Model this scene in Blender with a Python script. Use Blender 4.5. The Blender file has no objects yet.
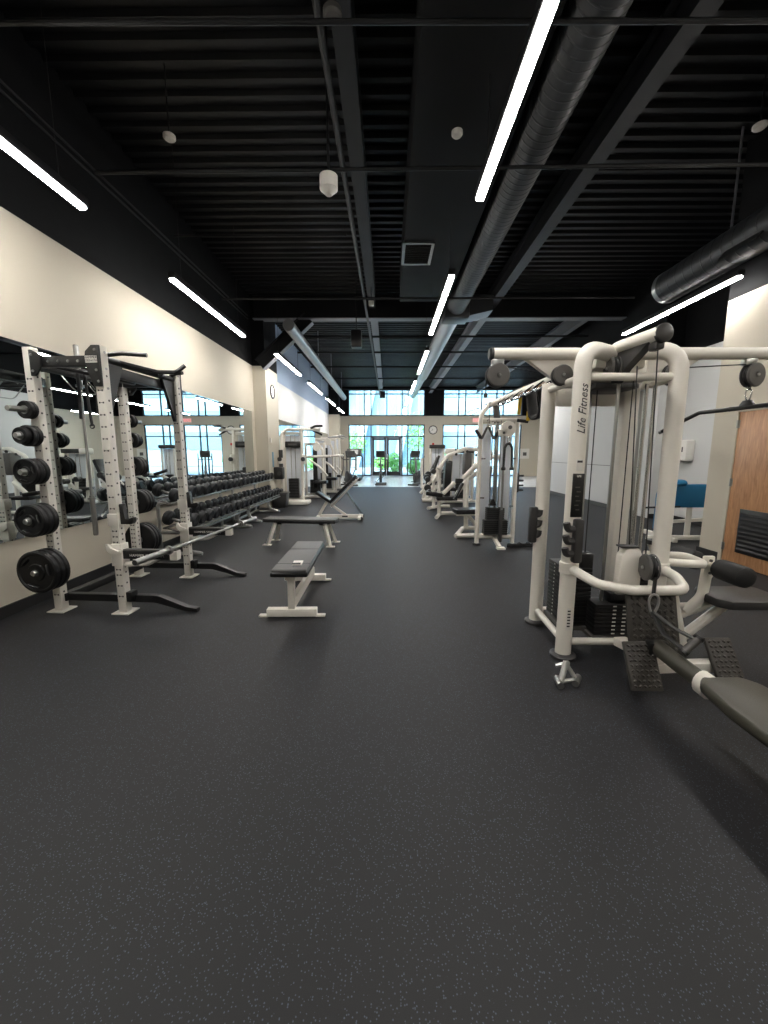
import bpy, bmesh, math, random
from mathutils import Vector, Matrix, Euler
S = bpy.context.scene
COL = S.collection
PI = math.pi
random.seed(7)
V = Vector

# ------------------------------------------------------------------ materials
def lin(c):
    return tuple(((v / 255.0) / 12.92 if v / 255.0 <= .04045 else ((v / 255.0 + .055) / 1.055) ** 2.4) for v in c)

def mat(name, rgb, rough=.5, metal=0., spec=.5, bump=0., bscale=200., coat=0.):
    m = bpy.data.materials.new(name); m.use_nodes = True
    nt = m.node_tree; b = nt.nodes['Principled BSDF']
    b.inputs['Base Color'].default_value = (*lin(rgb), 1)
    b.inputs['Roughness'].default_value = rough
    b.inputs['Metallic'].default_value = metal
    b.inputs['Specular IOR Level'].default_value = spec
    b.inputs['Coat Weight'].default_value = coat
    tc = nt.nodes.new('ShaderNodeTexCoord')
    n = nt.nodes.new('ShaderNodeTexNoise'); n.inputs['Scale'].default_value = bscale if bump else 3.0
    nt.links.new(tc.outputs['Object'], n.inputs['Vector'])
    if bump:
        bp = nt.nodes.new('ShaderNodeBump'); bp.inputs['Strength'].default_value = bump; bp.inputs['Distance'].default_value = .004
        nt.links.new(n.outputs['Fac'], bp.inputs['Height']); nt.links.new(bp.outputs['Normal'], b.inputs['Normal'])
    else:
        mr = nt.nodes.new('ShaderNodeMapRange')
        mr.inputs['To Min'].default_value = max(0, rough - .05); mr.inputs['To Max'].default_value = min(1, rough + .05)
        nt.links.new(n.outputs['Fac'], mr.inputs['Value']); nt.links.new(mr.outputs['Result'], b.inputs['Roughness'])
    return m

def emis(name, rgb, strength):
    m = bpy.data.materials.new(name); m.use_nodes = True
    b = m.node_tree.nodes['Principled BSDF']
    b.inputs['Base Color'].default_value = (.8, .8, .8, 1)
    b.inputs['Emission Color'].default_value = (*rgb, 1)
    b.inputs['Emission Strength'].default_value = strength
    return m

def glass(name, tint, refl):
    m = bpy.data.materials.new(name); m.use_nodes = True
    nt = m.node_tree; nt.nodes.remove(nt.nodes['Principled BSDF'])
    out = nt.nodes['Material Output']
    t = nt.nodes.new('ShaderNodeBsdfTransparent'); t.inputs['Color'].default_value = (*tint, 1)
    g = nt.nodes.new('ShaderNodeBsdfGlossy'); g.inputs['Roughness'].default_value = .02
    f = nt.nodes.new('ShaderNodeFresnel'); f.inputs['IOR'].default_value = 1.0 + refl
    mx = nt.nodes.new('ShaderNodeMixShader')
    nt.links.new(f.outputs[0], mx.inputs[0]); nt.links.new(t.outputs[0], mx.inputs[1]); nt.links.new(g.outputs[0], mx.inputs[2])
    nt.links.new(mx.outputs[0], out.inputs['Surface'])
    return m

M = {}
M['white'] = mat('powder_white', (234, 229, 219), .38, spec=.5)
M['rackwhite'] = mat('rack_white', (228, 224, 215), .45)
M['black'] = mat('powder_black', (18, 18, 19), .42)
M['satin'] = mat('satin_black', (20, 20, 21), .3)
M['rubber'] = mat('rubber_black', (22, 22, 23), .62, bump=.25, bscale=400)
M['plate'] = mat('plate_rubber', (15, 15, 16), .5, spec=.3)
M['stack'] = mat('stack_black', (16, 16, 17), .4)
M['vinyl'] = mat('black_vinyl', (44, 44, 44), .42, bump=.15, bscale=900)
M['vinylgrey'] = mat('grey_vinyl', (78, 78, 78), .45, bump=.15, bscale=900)
M['vinyltan'] = mat('dark_olive_vinyl', (68, 66, 58), .45, bump=.15, bscale=900)
M['tread'] = mat('tread_rubber', (58, 55, 51), .5, bump=.2, bscale=500)
M['chrome'] = mat('chrome', (205, 205, 205), .16, metal=1.)
M['zinc'] = mat('bright_zinc', (222, 222, 220), .3, metal=.9)
M['steel'] = mat('brushed_steel', (165, 165, 163), .32, metal=1.)
M['greyplastic'] = mat('grey_plastic', (78, 76, 74), .5)
M['darkplastic'] = mat('dark_plastic', (48, 47, 47), .45)
M['shroud'] = mat('pale_shroud', (243, 247, 253), .4)
M['cable'] = mat('black_cable', (18, 18, 18), .5)
M['label'] = mat('label_white', (225, 222, 215), .5)
M['ink'] = mat('dark_ink', (60, 56, 55), .6)
M['blacksign'] = mat('black_sign', (14, 14, 15), .35)
M['yellow'] = mat('yellow_strap', (205, 165, 30), .6)
M['blue'] = mat('teal_blue_vinyl', (20, 106, 150), .45)
M['deck'] = mat('deck_black', (14, 15, 18), .5, spec=.35)
M['wallblack'] = mat('wall_black', (12, 13, 15), .75, spec=.15)
M['beamdim'] = mat('dim_beam', (24, 26, 29), .55)  # near beams: dimness away from the windows put into the steel's colour
M['dbrubber'] = mat('dumbbell_rubber', (30, 32, 35), .45, spec=.4)
M['steelgreylit'] = mat('grey_lit_steel', (120, 122, 128), .5)  # far beams and cross-beam flange: window light put into this lighter grey
M['galv'] = mat('galvanised_duct', (165, 167, 168), .36, metal=.75)
M['ductdim'] = mat('dim_duct', (46, 48, 50), .42, metal=.4)  # near ducts: dimness of the near bay put into the metal's colour
M['bronze'] = mat('dark_window_frame', (44, 44, 46), .4)
M['mirror'] = mat('mirror_silver', (232, 240, 240), .0, metal=1.)
M['mirror'].node_tree.nodes['Map Range'].inputs['To Min'].default_value = 0.
M['mirror'].node_tree.nodes['Map Range'].inputs['To Max'].default_value = .004
M['red'] = mat('signal_red', (190, 30, 30), .4)
M['ceramic'] = mat('white_plastic', (232, 230, 224), .35)
M['bluetape'] = mat('light_blue_paint', (120, 160, 185), .5)
M['glass'] = glass('window_glass', (.68, .83, .87), .42)
M['led'] = emis('strip_light_glow', (1.0, .962, .915), 64.0)
M['exit'] = emis('exit_glow', (1.0, .12, .12), 2.0)
M['foliage'] = mat('green_leaves', (140, 190, 90), .6)
M['bark'] = mat('bark', (96, 80, 66), .8)
M['offwhite'] = mat('pale_cladding', (172, 182, 184), .6)
M['bglass'] = mat('blue_window_band', (128, 152, 166), .15)
M['pave'] = mat('pale_paving', (170, 168, 162), .8)

def wall_mat(name, rgb, rough=.7):
    m = mat(name, rgb, rough, spec=.3, bump=.08, bscale=120)
    return m
M['cream'] = wall_mat('cream_wall_paint', (199, 192, 176))
M['whitewall'] = wall_mat('white_wall_paint', (208, 209, 208))
M['wallsheen'] = wall_mat('blue_wall_sheen', (150, 168, 192))  # blue of reflected light put into the upper wall's colour

def floor_mat():
    m = bpy.data.materials.new('speckled_rubber_floor'); m.use_nodes = True
    nt = m.node_tree; b = nt.nodes['Principled BSDF']; L = nt.links.new
    tc = nt.nodes.new('ShaderNodeTexCoord')
    vo = nt.nodes.new('ShaderNodeTexVoronoi'); vo.inputs['Scale'].default_value = 190
    L(tc.outputs['Object'], vo.inputs['Vector'])
    sep = nt.nodes.new('ShaderNodeSeparateColor'); L(vo.outputs['Color'], sep.inputs[0])
    gt = nt.nodes.new('ShaderNodeMath'); gt.operation = 'GREATER_THAN'; gt.inputs[1].default_value = .84
    L(sep.outputs[0], gt.inputs[0])
    lt = nt.nodes.new('ShaderNodeMath'); lt.operation = 'LESS_THAN'; lt.inputs[1].default_value = .42
    L(vo.outputs['Distance'], lt.inputs[0])
    mu = nt.nodes.new('ShaderNodeMath'); mu.operation = 'MULTIPLY'; L(gt.outputs[0], mu.inputs[0]); L(lt.outputs[0], mu.inputs[1])
    n2 = nt.nodes.new('ShaderNodeTexNoise'); n2.inputs['Scale'].default_value = 700; n2.inputs['Detail'].default_value = 1
    L(tc.outputs['Object'], n2.inputs['Vector'])
    r = nt.nodes.new('ShaderNodeValToRGB')
    r.color_ramp.elements[0].color = (*lin((18, 18, 20)), 1); r.color_ramp.elements[1].color = (*lin((31, 31, 34)), 1)
    r.color_ramp.elements[0].position = .3; r.color_ramp.elements[1].position = .75
    L(n2.outputs['Fac'], r.inputs[0])
    mx = nt.nodes.new('ShaderNodeMix'); mx.data_type = 'RGBA'
    mx.inputs[7].default_value = (*lin((64, 72, 86)), 1)
    L(mu.outputs[0], mx.inputs[0]); L(r.outputs[0], mx.inputs[6]); L(mx.outputs[2], b.inputs['Base Color'])
    b.inputs['Roughness'].default_value = .58; b.inputs['Specular IOR Level'].default_value = .4
    bp = nt.nodes.new('ShaderNodeBump'); bp.inputs['Strength'].default_value = .08; bp.inputs['Distance'].default_value = .002
    L(n2.outputs['Fac'], bp.inputs['Height']); L(bp.outputs['Normal'], b.inputs['Normal'])
    return m
M['floor'] = floor_mat()

def tile_mat():
    m = mat('pale_floor_tile', (205, 208, 208), .24)
    nt = m.node_tree; b = nt.nodes['Principled BSDF']
    tc = nt.nodes.new('ShaderNodeTexCoord'); br = nt.nodes.new('ShaderNodeTexBrick')
    br.inputs['Scale'].default_value = 1.6; br.inputs['Color1'].default_value = (*lin((232, 234, 235)), 1)
    br.inputs['Color2'].default_value = (*lin((222, 226, 228)), 1); br.inputs['Mortar'].default_value = (*lin((185, 188, 190)), 1)
    br.inputs['Mortar Size'].default_value = .008
    nt.links.new(tc.outputs['Object'], br.inputs['Vector']); nt.links.new(br.outputs['Color'], b.inputs['Base Color'])
    return m
M['tile'] = tile_mat()

def wood_mat():
    m = mat('maple_veneer', (190, 140, 96), .4)
    nt = m.node_tree; b = nt.nodes['Principled BSDF']; L = nt.links.new
    tc = nt.nodes.new('ShaderNodeTexCoord'); mp = nt.nodes.new('ShaderNodeMapping'); mp.inputs['Scale'].default_value = (6, 6, .7)
    n = nt.nodes.new('ShaderNodeTexNoise'); n.inputs['Scale'].default_value = 7; n.inputs['Detail'].default_value = 6; n.inputs['Distortion'].default_value = .8
    r = nt.nodes.new('ShaderNodeValToRGB')
    r.color_ramp.elements[0].color = (*lin((160, 112, 76)), 1); r.color_ramp.elements[1].color = (*lin((196, 150, 108)), 1)
    r.color_ramp.elements[0].position = .3; r.color_ramp.elements[1].position = .7
    L(tc.outputs['Object'], mp.inputs[0]); L(mp.outputs[0], n.inputs['Vector']); L(n.outputs['Fac'], r.inputs[0]); L(r.outputs[0], b.inputs['Base Color'])
    return m
M['wood'] = wood_mat()

# ------------------------------------------------------------------ mesh builder
WM = {}
def wm(o):
    return WM.get(o.name, Matrix.Identity(4)) if o else Matrix.Identity(4)

def fillet(pts, r, n=5):
    pts = [V(p) for p in pts]; out = [pts[0]]
    for i in range(1, len(pts) - 1):
        p, a, b = pts[i], pts[i - 1], pts[i + 1]
        d1, d2 = (a - p), (b - p); l1, l2 = d1.length, d2.length
        d1.normalize(); d2.normalize()
        ang = d1.angle(d2)
        if ang > 3.1: out.append(p); continue
        rr = r[i - 1] if isinstance(r, (list, tuple)) else r
        t = min(rr / math.tan(ang / 2), l1 * .48, l2 * .48)
        s, e = p + d1 * t, p + d2 * t
        for k in range(n + 1):
            u = k / n
            out.append(s * (1 - u) ** 2 + p * 2 * u * (1 - u) + e * u * u)
    out.append(pts[-1])
    return out

class MB:
    def __init__(self): self.bm = bmesh.new(); self.mi = 0
    def _done(self, faces):
        for f in faces: f.material_index = self.mi
    def box(self, c, s, rot=None, bev=0., seg=2):
        bm = self.bm
        g = bmesh.ops.create_cube(bm, size=1.0)
        Mx = Matrix.Translation(V(c)) @ ((rot.to_4x4() if isinstance(rot, (Matrix,)) else Euler(rot).to_matrix().to_4x4()) if rot is not None else Matrix.Identity(4)) @ Matrix.Diagonal((*s, 1))
        bmesh.ops.transform(bm, matrix=Mx, verts=g['verts'])
        fs = {f for v in g['verts'] for f in v.link_faces}; self._done(fs)
        if bev:
            es = list({e for f in fs for e in f.edges})
            bmesh.ops.bevel(bm, geom=es, offset=min(bev, min(s) * .49), segments=seg, profile=.5, affect='EDGES')
        return self
    def bar(self, p0, p1, w, h, up=(0, 0, 1), bev=0.):
        p0, p1 = V(p0), V(p1); z = (p1 - p0); L = z.length; z.normalize()
        x = V(up).cross(z)
        if x.length < 1e-4: x = V((1, 0, 0)).cross(z)
        x.normalize(); y = z.cross(x)
        R = Matrix((x, y, z)).transposed()
        return self.box((p0 + p1) / 2, (w, h, L), R, bev)
    def tube(self, pts, r, seg=10, cap=True, ry=None, up=None, closed=False):
        bm = self.bm; pts = [V(p) for p in pts]; n = len(pts)
        rs = r if isinstance(r, (list, tuple)) else [r] * n
        T = []
        for i in range(n):
            if closed: t = pts[(i + 1) % n] - pts[i - 1]
            else: t = (pts[min(i + 1, n - 1)] - pts[max(i - 1, 0)])
            T.append(t.normalized())
        u = V(up) if up is not None else (V((0, 0, 1)) if abs(T[0].z) < .9 else V((1, 0, 0)))
        u = (u - T[0] * u.dot(T[0])).normalized(); rings = []
        for i in range(n):
            u = (u - T[i] * u.dot(T[i]))
            u = u.normalized() if u.length > 1e-5 else V((1, 0, 0))
            w = T[i].cross(u)
            ra = rs[i]; rb = ra if ry is None else ra * ry
            rings.append([bm.verts.new(pts[i] + u * (ra * math.cos(2 * PI * k / seg)) + w * (rb * math.sin(2 * PI * k / seg))) for k in range(seg)])
        fs = []
        for i in range(n if closed else n - 1):
            a, b = rings[i], rings[(i + 1) % n]
            for k in range(seg): fs.append(bm.faces.new((a[k], a[(k + 1) % seg], b[(k + 1) % seg], b[k])))
        if cap and not closed:
            fs.append(bm.faces.new(list(reversed(rings[0])))); fs.append(bm.faces.new(rings[-1]))
        self._done(fs); return self
    def cyl(self, p0, p1, r, r2=None, seg=16):
        return self.tube([p0, p1], [r, r if r2 is None else r2], seg)
    def lathe(self, prof, o, axis=(0, 0, 1), seg=24):
        """prof: list of (radius, height) along axis"""
        bm = self.bm; a = V(axis).normalized(); u = V((0, 0, 1)) if abs(a.z) < .9 else V((1, 0, 0))
        u = (u - a * u.dot(a)).normalized(); w = a.cross(u); o = V(o); rings = []
        for r, h in prof:
            if r < 1e-5: rings.append([bm.verts.new(o + a * h)])
            else: rings.append([bm.verts.new(o + a * h + u * (r * math.cos(2 * PI * k / seg)) + w * (r * math.sin(2 * PI * k / seg))) for k in range(seg)])
        fs = []
        for A, B in zip(rings, rings[1:]):
            for k in range(seg):
                k2 = (k + 1) % seg
                if len(A) == 1 and len(B) == 1: continue
                if len(A) == 1: fs.append(bm.faces.new((A[0], B[k2], B[k])))
                elif len(B) == 1: fs.append(bm.faces.new((A[k], A[k2], B[0])))
                else: fs.append(bm.faces.new((A[k], A[k2], B[k2], B[k])))
        if len(rings[0]) > 1: fs.append(bm.faces.new(list(reversed(rings[0]))))
        if len(rings[-1]) > 1: fs.append(bm.faces.new(rings[-1]))
        self._done(fs); return self
    def prism(self, poly, o, ex, ey, ez, bev=0.):
        """2-D polygon in the plane (ex, ey) at o, extruded by vector ez"""
        bm = self.bm; o, ex, ey, ez = V(o), V(ex), V(ey), V(ez)
        a = [bm.verts.new(o + ex * p[0] + ey * p[1]) for p in poly]; b = [bm.verts.new(v.co + ez) for v in a]; n = len(poly)
        fs = [bm.faces.new(list(reversed(a))), bm.faces.new(b)] + [bm.faces.new((a[i], a[(i + 1) % n], b[(i + 1) % n], b[i])) for i in range(n)]
        self._done(fs)
        if bev: bmesh.ops.bevel(bm, geom=list({e for f in fs for e in f.edges}), offset=bev, segments=2, profile=.5, affect='EDGES')
        return self
    def ring(self, c, axis, R, r, seg=28, rs=8, sx=1., sy=1., up=None):
        a = V(axis).normalized(); u = V(up) if up else (V((0, 0, 1)) if abs(a.z) < .9 else V((1, 0, 0)))
        u = (u - a * u.dot(a)).normalized(); w = a.cross(u); c = V(c)
        return self.tube([c + u * (R * sx * math.cos(2 * PI * k / seg)) + w * (R * sy * math.sin(2 * PI * k / seg)) for k in range(seg)], r, rs, closed=True, up=a)
    def build(self, name, mats, parent=None, local=False, ang=35):
        bm = self.bm
        bmesh.ops.recalc_face_normals(bm, faces=bm.faces)
        for f in bm.faces: f.smooth = True
        ca = math.radians(ang)
        for e in bm.edges:
            if len(e.link_faces) == 2: e.smooth = e.calc_face_angle(0.) < ca
        if parent is not None and not local: bmesh.ops.transform(bm, matrix=wm(parent).inverted(), verts=bm.verts)
        me = bpy.data.meshes.new(name); bm.to_mesh(me); bm.free()
        for x in (mats if isinstance(mats, (list, tuple)) else [mats]): me.materials.append(M[x] if isinstance(x, str) else x)
        o = bpy.data.objects.new(name, me); COL.objects.link(o)
        if parent is not None: o.parent = parent; WM[o.name] = wm(parent).copy()
        return o

def tag(o, label=None, cat=None, group=None, kind=None):
    if label: o['label'] = label
    if cat: o['category'] = cat
    if group: o['group'] = group
    if kind: o['kind'] = kind
    return o
def thing(name, label, cat, loc=(0, 0, 0), rz=0., group=None):
    o = bpy.data.objects.new(name, None); COL.objects.link(o); o.empty_display_size = .1
    o.location = loc; o.rotation_euler = (0, 0, rz)
    WM[o.name] = Matrix.Translation(V(loc)) @ Matrix.Rotation(rz, 4, 'Z')
    return tag(o, label, cat, group)
def struct(mb, name, mats, label=None):
    o = mb.build(name, mats); o['kind'] = 'structure'
    if label: o['label'] = label
    return o
KIDS = {}
def dup(root, loc, rz=None, label=None):
    def cp(o, par):
        c = o.copy(); COL.objects.link(c)
        if par is not None: c.parent = par
        for ch in [x for x in o.children]: cp(ch, c)
        return c
    r = cp(root, None); r.location = loc
    if rz is not None: r.rotation_euler = (0, 0, rz)
    if label: r['label'] = label
    WM[r.name] = Matrix.Translation(V(loc)) @ Matrix.Rotation(r.rotation_euler.z, 4, 'Z')
    return r
def text(s, size, matrix, material, parent, name='lettering', shear=0., align='CENTER', sp=1., ext=.0008, wrap=None):
    cu = bpy.data.curves.new(name, 'FONT'); cu.body = s; cu.size = size; cu.align_x = align; cu.align_y = 'CENTER'
    cu.extrude = ext; cu.shear = shear; cu.space_character = sp; cu.resolution_u = 2
    cu.materials.append(M[material]); o = bpy.data.objects.new(name, cu); COL.objects.link(o)
    bpy.context.view_layer.update()
    me = bpy.data.meshes.new_from_object(o.evaluated_get(bpy.context.evaluated_depsgraph_get())); bpy.data.objects.remove(o)
    T = wm(parent).inverted()
    for v in me.vertices:
        p = v.co.copy()
        if wrap: p.z += wrap[1] * (math.sqrt(max(0, 1 - (p.y / wrap[0]) ** 2)) - 1)
        v.co = T @ matrix @ p
    me.name = name; o = bpy.data.objects.new(name, me); COL.objects.link(o); o.parent = parent; WM[o.name] = wm(parent).copy()
    return o
def frame(o, ex, ey):
    """matrix whose x/y axes are ex, ey at origin o (for lettering)"""
    ex, ey = V(ex).normalized(), V(ey).normalized(); ez = ex.cross(ey)
    m = Matrix((ex, ey, ez)).transposed().to_4x4(); m.translation = V(o); return m
ORD = ['first', 'second', 'third', 'fourth', 'fifth', 'sixth', 'seventh', 'eighth', 'ninth', 'tenth', 'eleventh', 'twelfth', 'thirteenth', 'fourteenth',
       'fifteenth', 'sixteenth', 'seventeenth', 'eighteenth', 'nineteenth', 'twentieth', 'twenty-first', 'twenty-second', 'twenty-third', 'twenty-fourth']

# ------------------------------------------------------------------ camera, view, world
cam = bpy.data.cameras.new('camera'); cam.sensor_fit = 'HORIZONTAL'; cam.sensor_width = 36; cam.lens = 400 / 768 * 36
co = bpy.data.objects.new('camera', cam); COL.objects.link(co); co.location = (0, 0, 1.45)
co.rotation_euler = (math.radians(90 - 8.531), 0, math.radians(.567)); cam.clip_start = .05; cam.clip_end = 300
S.camera = co
S.view_settings.view_transform = 'Standard'; S.view_settings.look = 'None'; S.view_settings.gamma = 1; S.view_settings.use_curve_mapping = False
S.view_settings.exposure = EXPOSURE = 0.5
w = bpy.data.worlds.new('sky'); S.world = w; w.use_nodes = True
nt = w.node_tree; bg = nt.nodes['Background']; sk = nt.nodes.new('ShaderNodeTexSky'); sk.sky_type = 'NISHITA'
sk.sun_disc = False; sk.sun_elevation = math.radians(48); sk.sun_rotation = math.radians(200); sk.air_density = 1.; sk.dust_density = 2.5
nt.links.new(sk.outputs[0], bg.inputs['Color']); bg.inputs['Strength'].default_value = 1.5
S.cycles.use_denoising = True
S.cycles.max_bounces = 8; S.cycles.diffuse_bounces = 4; S.cycles.glossy_bounces = 5; S.cycles.transparent_max_bounces = 12
S.cycles.caustics_reflective = False; S.cycles.caustics_refractive = False; S.cycles.sample_clamp_indirect = 6
# ================================================================== ROOM SHELL
XL, YF, ZD = -3.40, 24.5, 5.3
m = MB(); m.box((3, 6.4, -.05), (13.6, 20.8, .1)); struct(m, 'floor', 'floor')
m = MB(); m.box((3, 20.75, -.05), (13.6, 7.9, .1)); f2 = struct(m, 'floor', 'tile'); f2.name = 'floor_tile'
# corrugated roof deck: ribs run across the room
m = MB(); prof = []; y = -4.0
while y < 24.7:
    prof += [(y, ZD), (y + .10, ZD), (y + .118, ZD - .05), (y + .182, ZD - .05), (y + .2, ZD)]; y += .2
bmv = [[m.bm.verts.new((x, p[0], p[1])) for p in prof] for x in (-3.8, 9.8)]
for i in range(len(prof) - 1):
    if (V(prof[i]) - V(prof[i + 1])).length > 1e-4:
        m.bm.faces.new((bmv[0][i], bmv[0][i + 1], bmv[1][i + 1], bmv[1][i]))
m.box((3, 10.3, ZD + .1), (13.6, 28.8, .1)); struct(m, 'ceiling', 'deck')
# left wall
m = MB(); m.box((XL - .1, 3.25, 1.79), (.2, 14.5, 3.58)); struct(m, 'wall_left', 'cream')
m = MB(); m.box((XL - .1, 17.55, 1.79), (.2, 14.1, 3.58)); struct(m, 'wall_left_far', 'whitewall')
m = MB(); m.box((XL - .1, 3.25, 4.45), (.2, 14.5, 1.74)); struct(m, 'wall_left_upper', 'wallblack')
m = MB(); m.box((XL - .1, 17.6, 4.45), (.2, 14.2, 1.74)); struct(m, 'wall_left_far_upper', 'wallsheen')
m = MB(); m.box((XL + .012, 3.2, .05), (.024, 14.4, .1)); struct(m, 'baseboard_left', 'rubber')
m = MB(); m.box((-3.24, 10.95, 1.79), (.32, 1.1, 3.58)); struct(m, 'column_left', 'cream')
m = MB(); m.box((-3.24, 10.95, 4.45), (.32, 1.1, 1.74)); struct(m, 'column_left_upper', 'wallblack')
m = MB(); m.box((-3.1, 23.7, 1.79), (.6, .5, 3.58)); struct(m, 'column_left_far', 'cream')
m = MB(); m.box((-3.1, 23.7, 4.45), (.6, .5, 1.74)); struct(m, 'column_left_far_upper', 'wallblack')
# wall behind the camera
m = MB(); m.box((.6, -4.1, 1.79), (8.2, .2, 3.58)); struct(m, 'wall_back', 'cream')
m = MB(); m.box((.6, -4.1, 4.45), (8.2, .2, 1.74)); struct(m, 'wall_back_upper', 'wallblack')
# right wall with the wooden door and its return
m = MB(); m.box((4.6, .84, 1.71), (.2, 9.7, 3.42)); m.box((5.5, 5.59, 1.71), (1.6, .2, 3.42)); struct(m, 'wall_right', 'cream')
m = MB(); m.box((4.6, .84, 4.36), (.2, 9.7, 1.88)); m.box((5.5, 5.59, 4.36), (1.6, .2, 1.88)); struct(m, 'wall_right_upper', 'wallblack')
m = MB(); m.box((4.488, 5.5, .05), (.024, .42, .1)); m.box((4.6, 5.70, .05), (.224, .024, .1)); struct(m, 'baseboard_right', 'rubber')
m = MB(); m.box((6.25, 7.2, 1.73), (.2, 3.2, 3.46)); struct(m, 'wall_right_alcove', 'whitewall')
m = MB(); m.box((6.25, 7.2, 4.38), (.2, 3.2, 1.84)); struct(m, 'wall_right_alcove_upper', 'wallblack')
m = MB(); m.box((6.138, 7.2, .05), (.024, 3.0, .1)); m.box((5.95, 8.788, .05), (.4, .024, .1)); struct(m, 'baseboard_alcove', 'rubber')
m = MB(); m.box((5.95, 9.0, 1.73), (.4, .4, 3.46)); struct(m, 'column_right', 'whitewall')
m = MB(); m.box((5.95, 9.0, 4.38), (.4, .4, 1.84)); struct(m, 'column_right_upper', 'wallblack')
m = MB(); m.box((5.85, 11.9, 1.73), (.2, 5.4, 3.46)); struct(m, 'wall_right_far', 'whitewall')
m = MB(); m.box((5.85, 11.9, 4.38), (.2, 5.4, 1.84)); struct(m, 'wall_right_far_upper', 'wallblack')
m = MB(); m.box((5.738, 11.9, .05), (.024, 5.4, .1)); struct(m, 'baseboard_right_far', 'greyplastic')
m = MB(); m.box((5.747, 11.9, 1.1), (.006, 5.3, .012)); struct(m, 'trim_chair_rail', 'greyplastic')
m = MB(); m.box((9.7, 19.5, 1.79), (.2, 10.2, 3.58)); m.box((7.8, 14.7, 1.79), (4.1, .2, 3.58)); struct(m, 'wall_right_end', 'cream')
m = MB(); m.box((9.7, 19.5, 4.45), (.2, 10.2, 1.74)); m.box((7.8, 14.7, 4.45), (4.1, .2, 1.74)); struct(m, 'wall_right_end_upper', 'wallblack')
# far wall: cream piers and lintel, black above, two glazed openings with clerestories
AX0, AX1, BX0, BX1, ZG, ZC0, ZC1 = -2.38, 2.2, 3.28, 8.0, 3.08, 3.58, 5.12
m = MB()
for a, b, z0, z1 in ((-3.5, AX0, 0, ZC0), (AX1, BX0, 0, ZC0), (BX1, 9.7, 0, ZC0), (AX0, AX1, ZG, ZC0), (BX0, BX1, ZG, ZC0)):
    m.box(((a + b) / 2, YF + .1, (z0 + z1) / 2), (b - a, .2, z1 - z0))
struct(m, 'wall_far', 'cream')
m = MB()
for a, b, z0, z1 in ((-3.5, AX0, ZC0, ZD), (AX1, BX0, ZC0, ZD), (BX1, 9.7, ZC0, ZD), (AX0, AX1, ZC1, ZD), (BX0, BX1, ZC1, ZD)):
    m.box(((a + b) / 2, YF + .1, (z0 + z1) / 2), (b - a, .2, z1 - z0))
struct(m, 'wall_far_upper', 'wallblack')

def glazing(name, x0, x1, z0, z1, mull, trans, skip=None):
    m = MB(); t = .06
    for x in [x0 + t / 2] + mull + [x1 - t / 2]:
        zb = z0
        if skip and skip[0] - .01 < x < skip[1] + .01: zb = skip[2]
        m.box((x, YF + .08, (zb + z1) / 2), (t, .1, z1 - zb))
    for z in [z0 + t / 2] + trans + [z1 - t / 2]:
        if skip and z < skip[2]:
            m.box(((x0 + skip[0]) / 2, YF + .08, z), (skip[0] - x0, .1, t)); m.box(((x1 + skip[1]) / 2, YF + .08, z), (x1 - skip[1], .1, t))
        else: m.box(((x0 + x1) / 2, YF + .08, z), (x1 - x0, .1, t))
    o = struct(m, name, 'bronze')
    g = MB()
    if skip:
        g.box(((x0 + skip[0]) / 2, YF + .08, (z0 + z1) / 2), (skip[0] - x0, .012, z1 - z0)); g.box(((x1 + skip[1]) / 2, YF + .08, (z0 + z1) / 2), (x1 - skip[1], .012, z1 - z0))
        g.box(((skip[0] + skip[1]) / 2, YF + .08, (skip[2] + z1) / 2), (skip[1] - skip[0], .012, z1 - skip[2]))
    else: g.box(((x0 + x1) / 2, YF + .08, (z0 + z1) / 2), (x1 - x0, .012, z1 - z0))
    g.build('pane', 'glass', o)
    return o
mA = [-1.42, -1.02, -.07, .84, 1.19]
glazing('window_1', AX0, AX1, 0, ZG, mA, [2.38], (-1.02, .84, 2.38))
glazing('window_2', AX0, AX1, ZC0, ZC1, mA, [4.86])
mB = [4.21, 4.62, 5.57, 6.46, 6.87]
glazing('window_3', BX0, BX1, 0, ZG, mB, [2.38])
glazing('window_4', BX0, BX1, ZC0, ZC1, mB, [4.86])
# glazed double door
m = MB()
for x in (-1.02, .84): m.box((x, YF + .07, 1.19), (.09, .12, 2.38))
m.box((-.09, YF + .07, 2.34), (1.86, .12, .1)); d1 = struct(m, 'door_1', 'bronze')
for x0, x1 in ((-.965, -.095), (-.085, .785)):
    m = MB(); cx = (x0 + x1) / 2
    for x in (x0 + .065, x1 - .065): m.box((x, YF + .07, 1.15), (.13, .05, 2.28))
    m.box((cx, YF + .07, .14), (x1 - x0, .05, .26)); m.box((cx, YF + .07, 2.22), (x1 - x0, .05, .12))
    lf = m.build('door_leaf', 'bronze', d1)
    g = MB(); g.box((cx, YF + .07, 1.2), (x1 - x0 - .24, .012, 1.98)); g.build('pane', 'glass', lf)
    hx = x1 - .065 if x0 < -.5 else x0 + .065
    g = MB(); g.tube(fillet([(hx, YF + .045, 1.0), (hx, YF - .0, 1.0), (hx, YF - .0, 1.3), (hx, YF + .045, 1.3)], .02), .012); g.build('door_handle', 'steel', lf)
# mirrors
m = MB(); m.box((XL + .008, 4.0, 1.555), (.016, 12.3, 1.79)); mi = struct(m, 'wall_mirror', 'mirror'); mi['label'] = 'long frameless wall mirror behind the power rack and dumbbells'
m = MB(); m.box((XL + .008, 17.3, 1.555), (.016, 11.2, 1.79)); mi = struct(m, 'wall_mirror', 'mirror'); mi['label'] = 'frameless wall mirror behind the far left cable machines'
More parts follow.
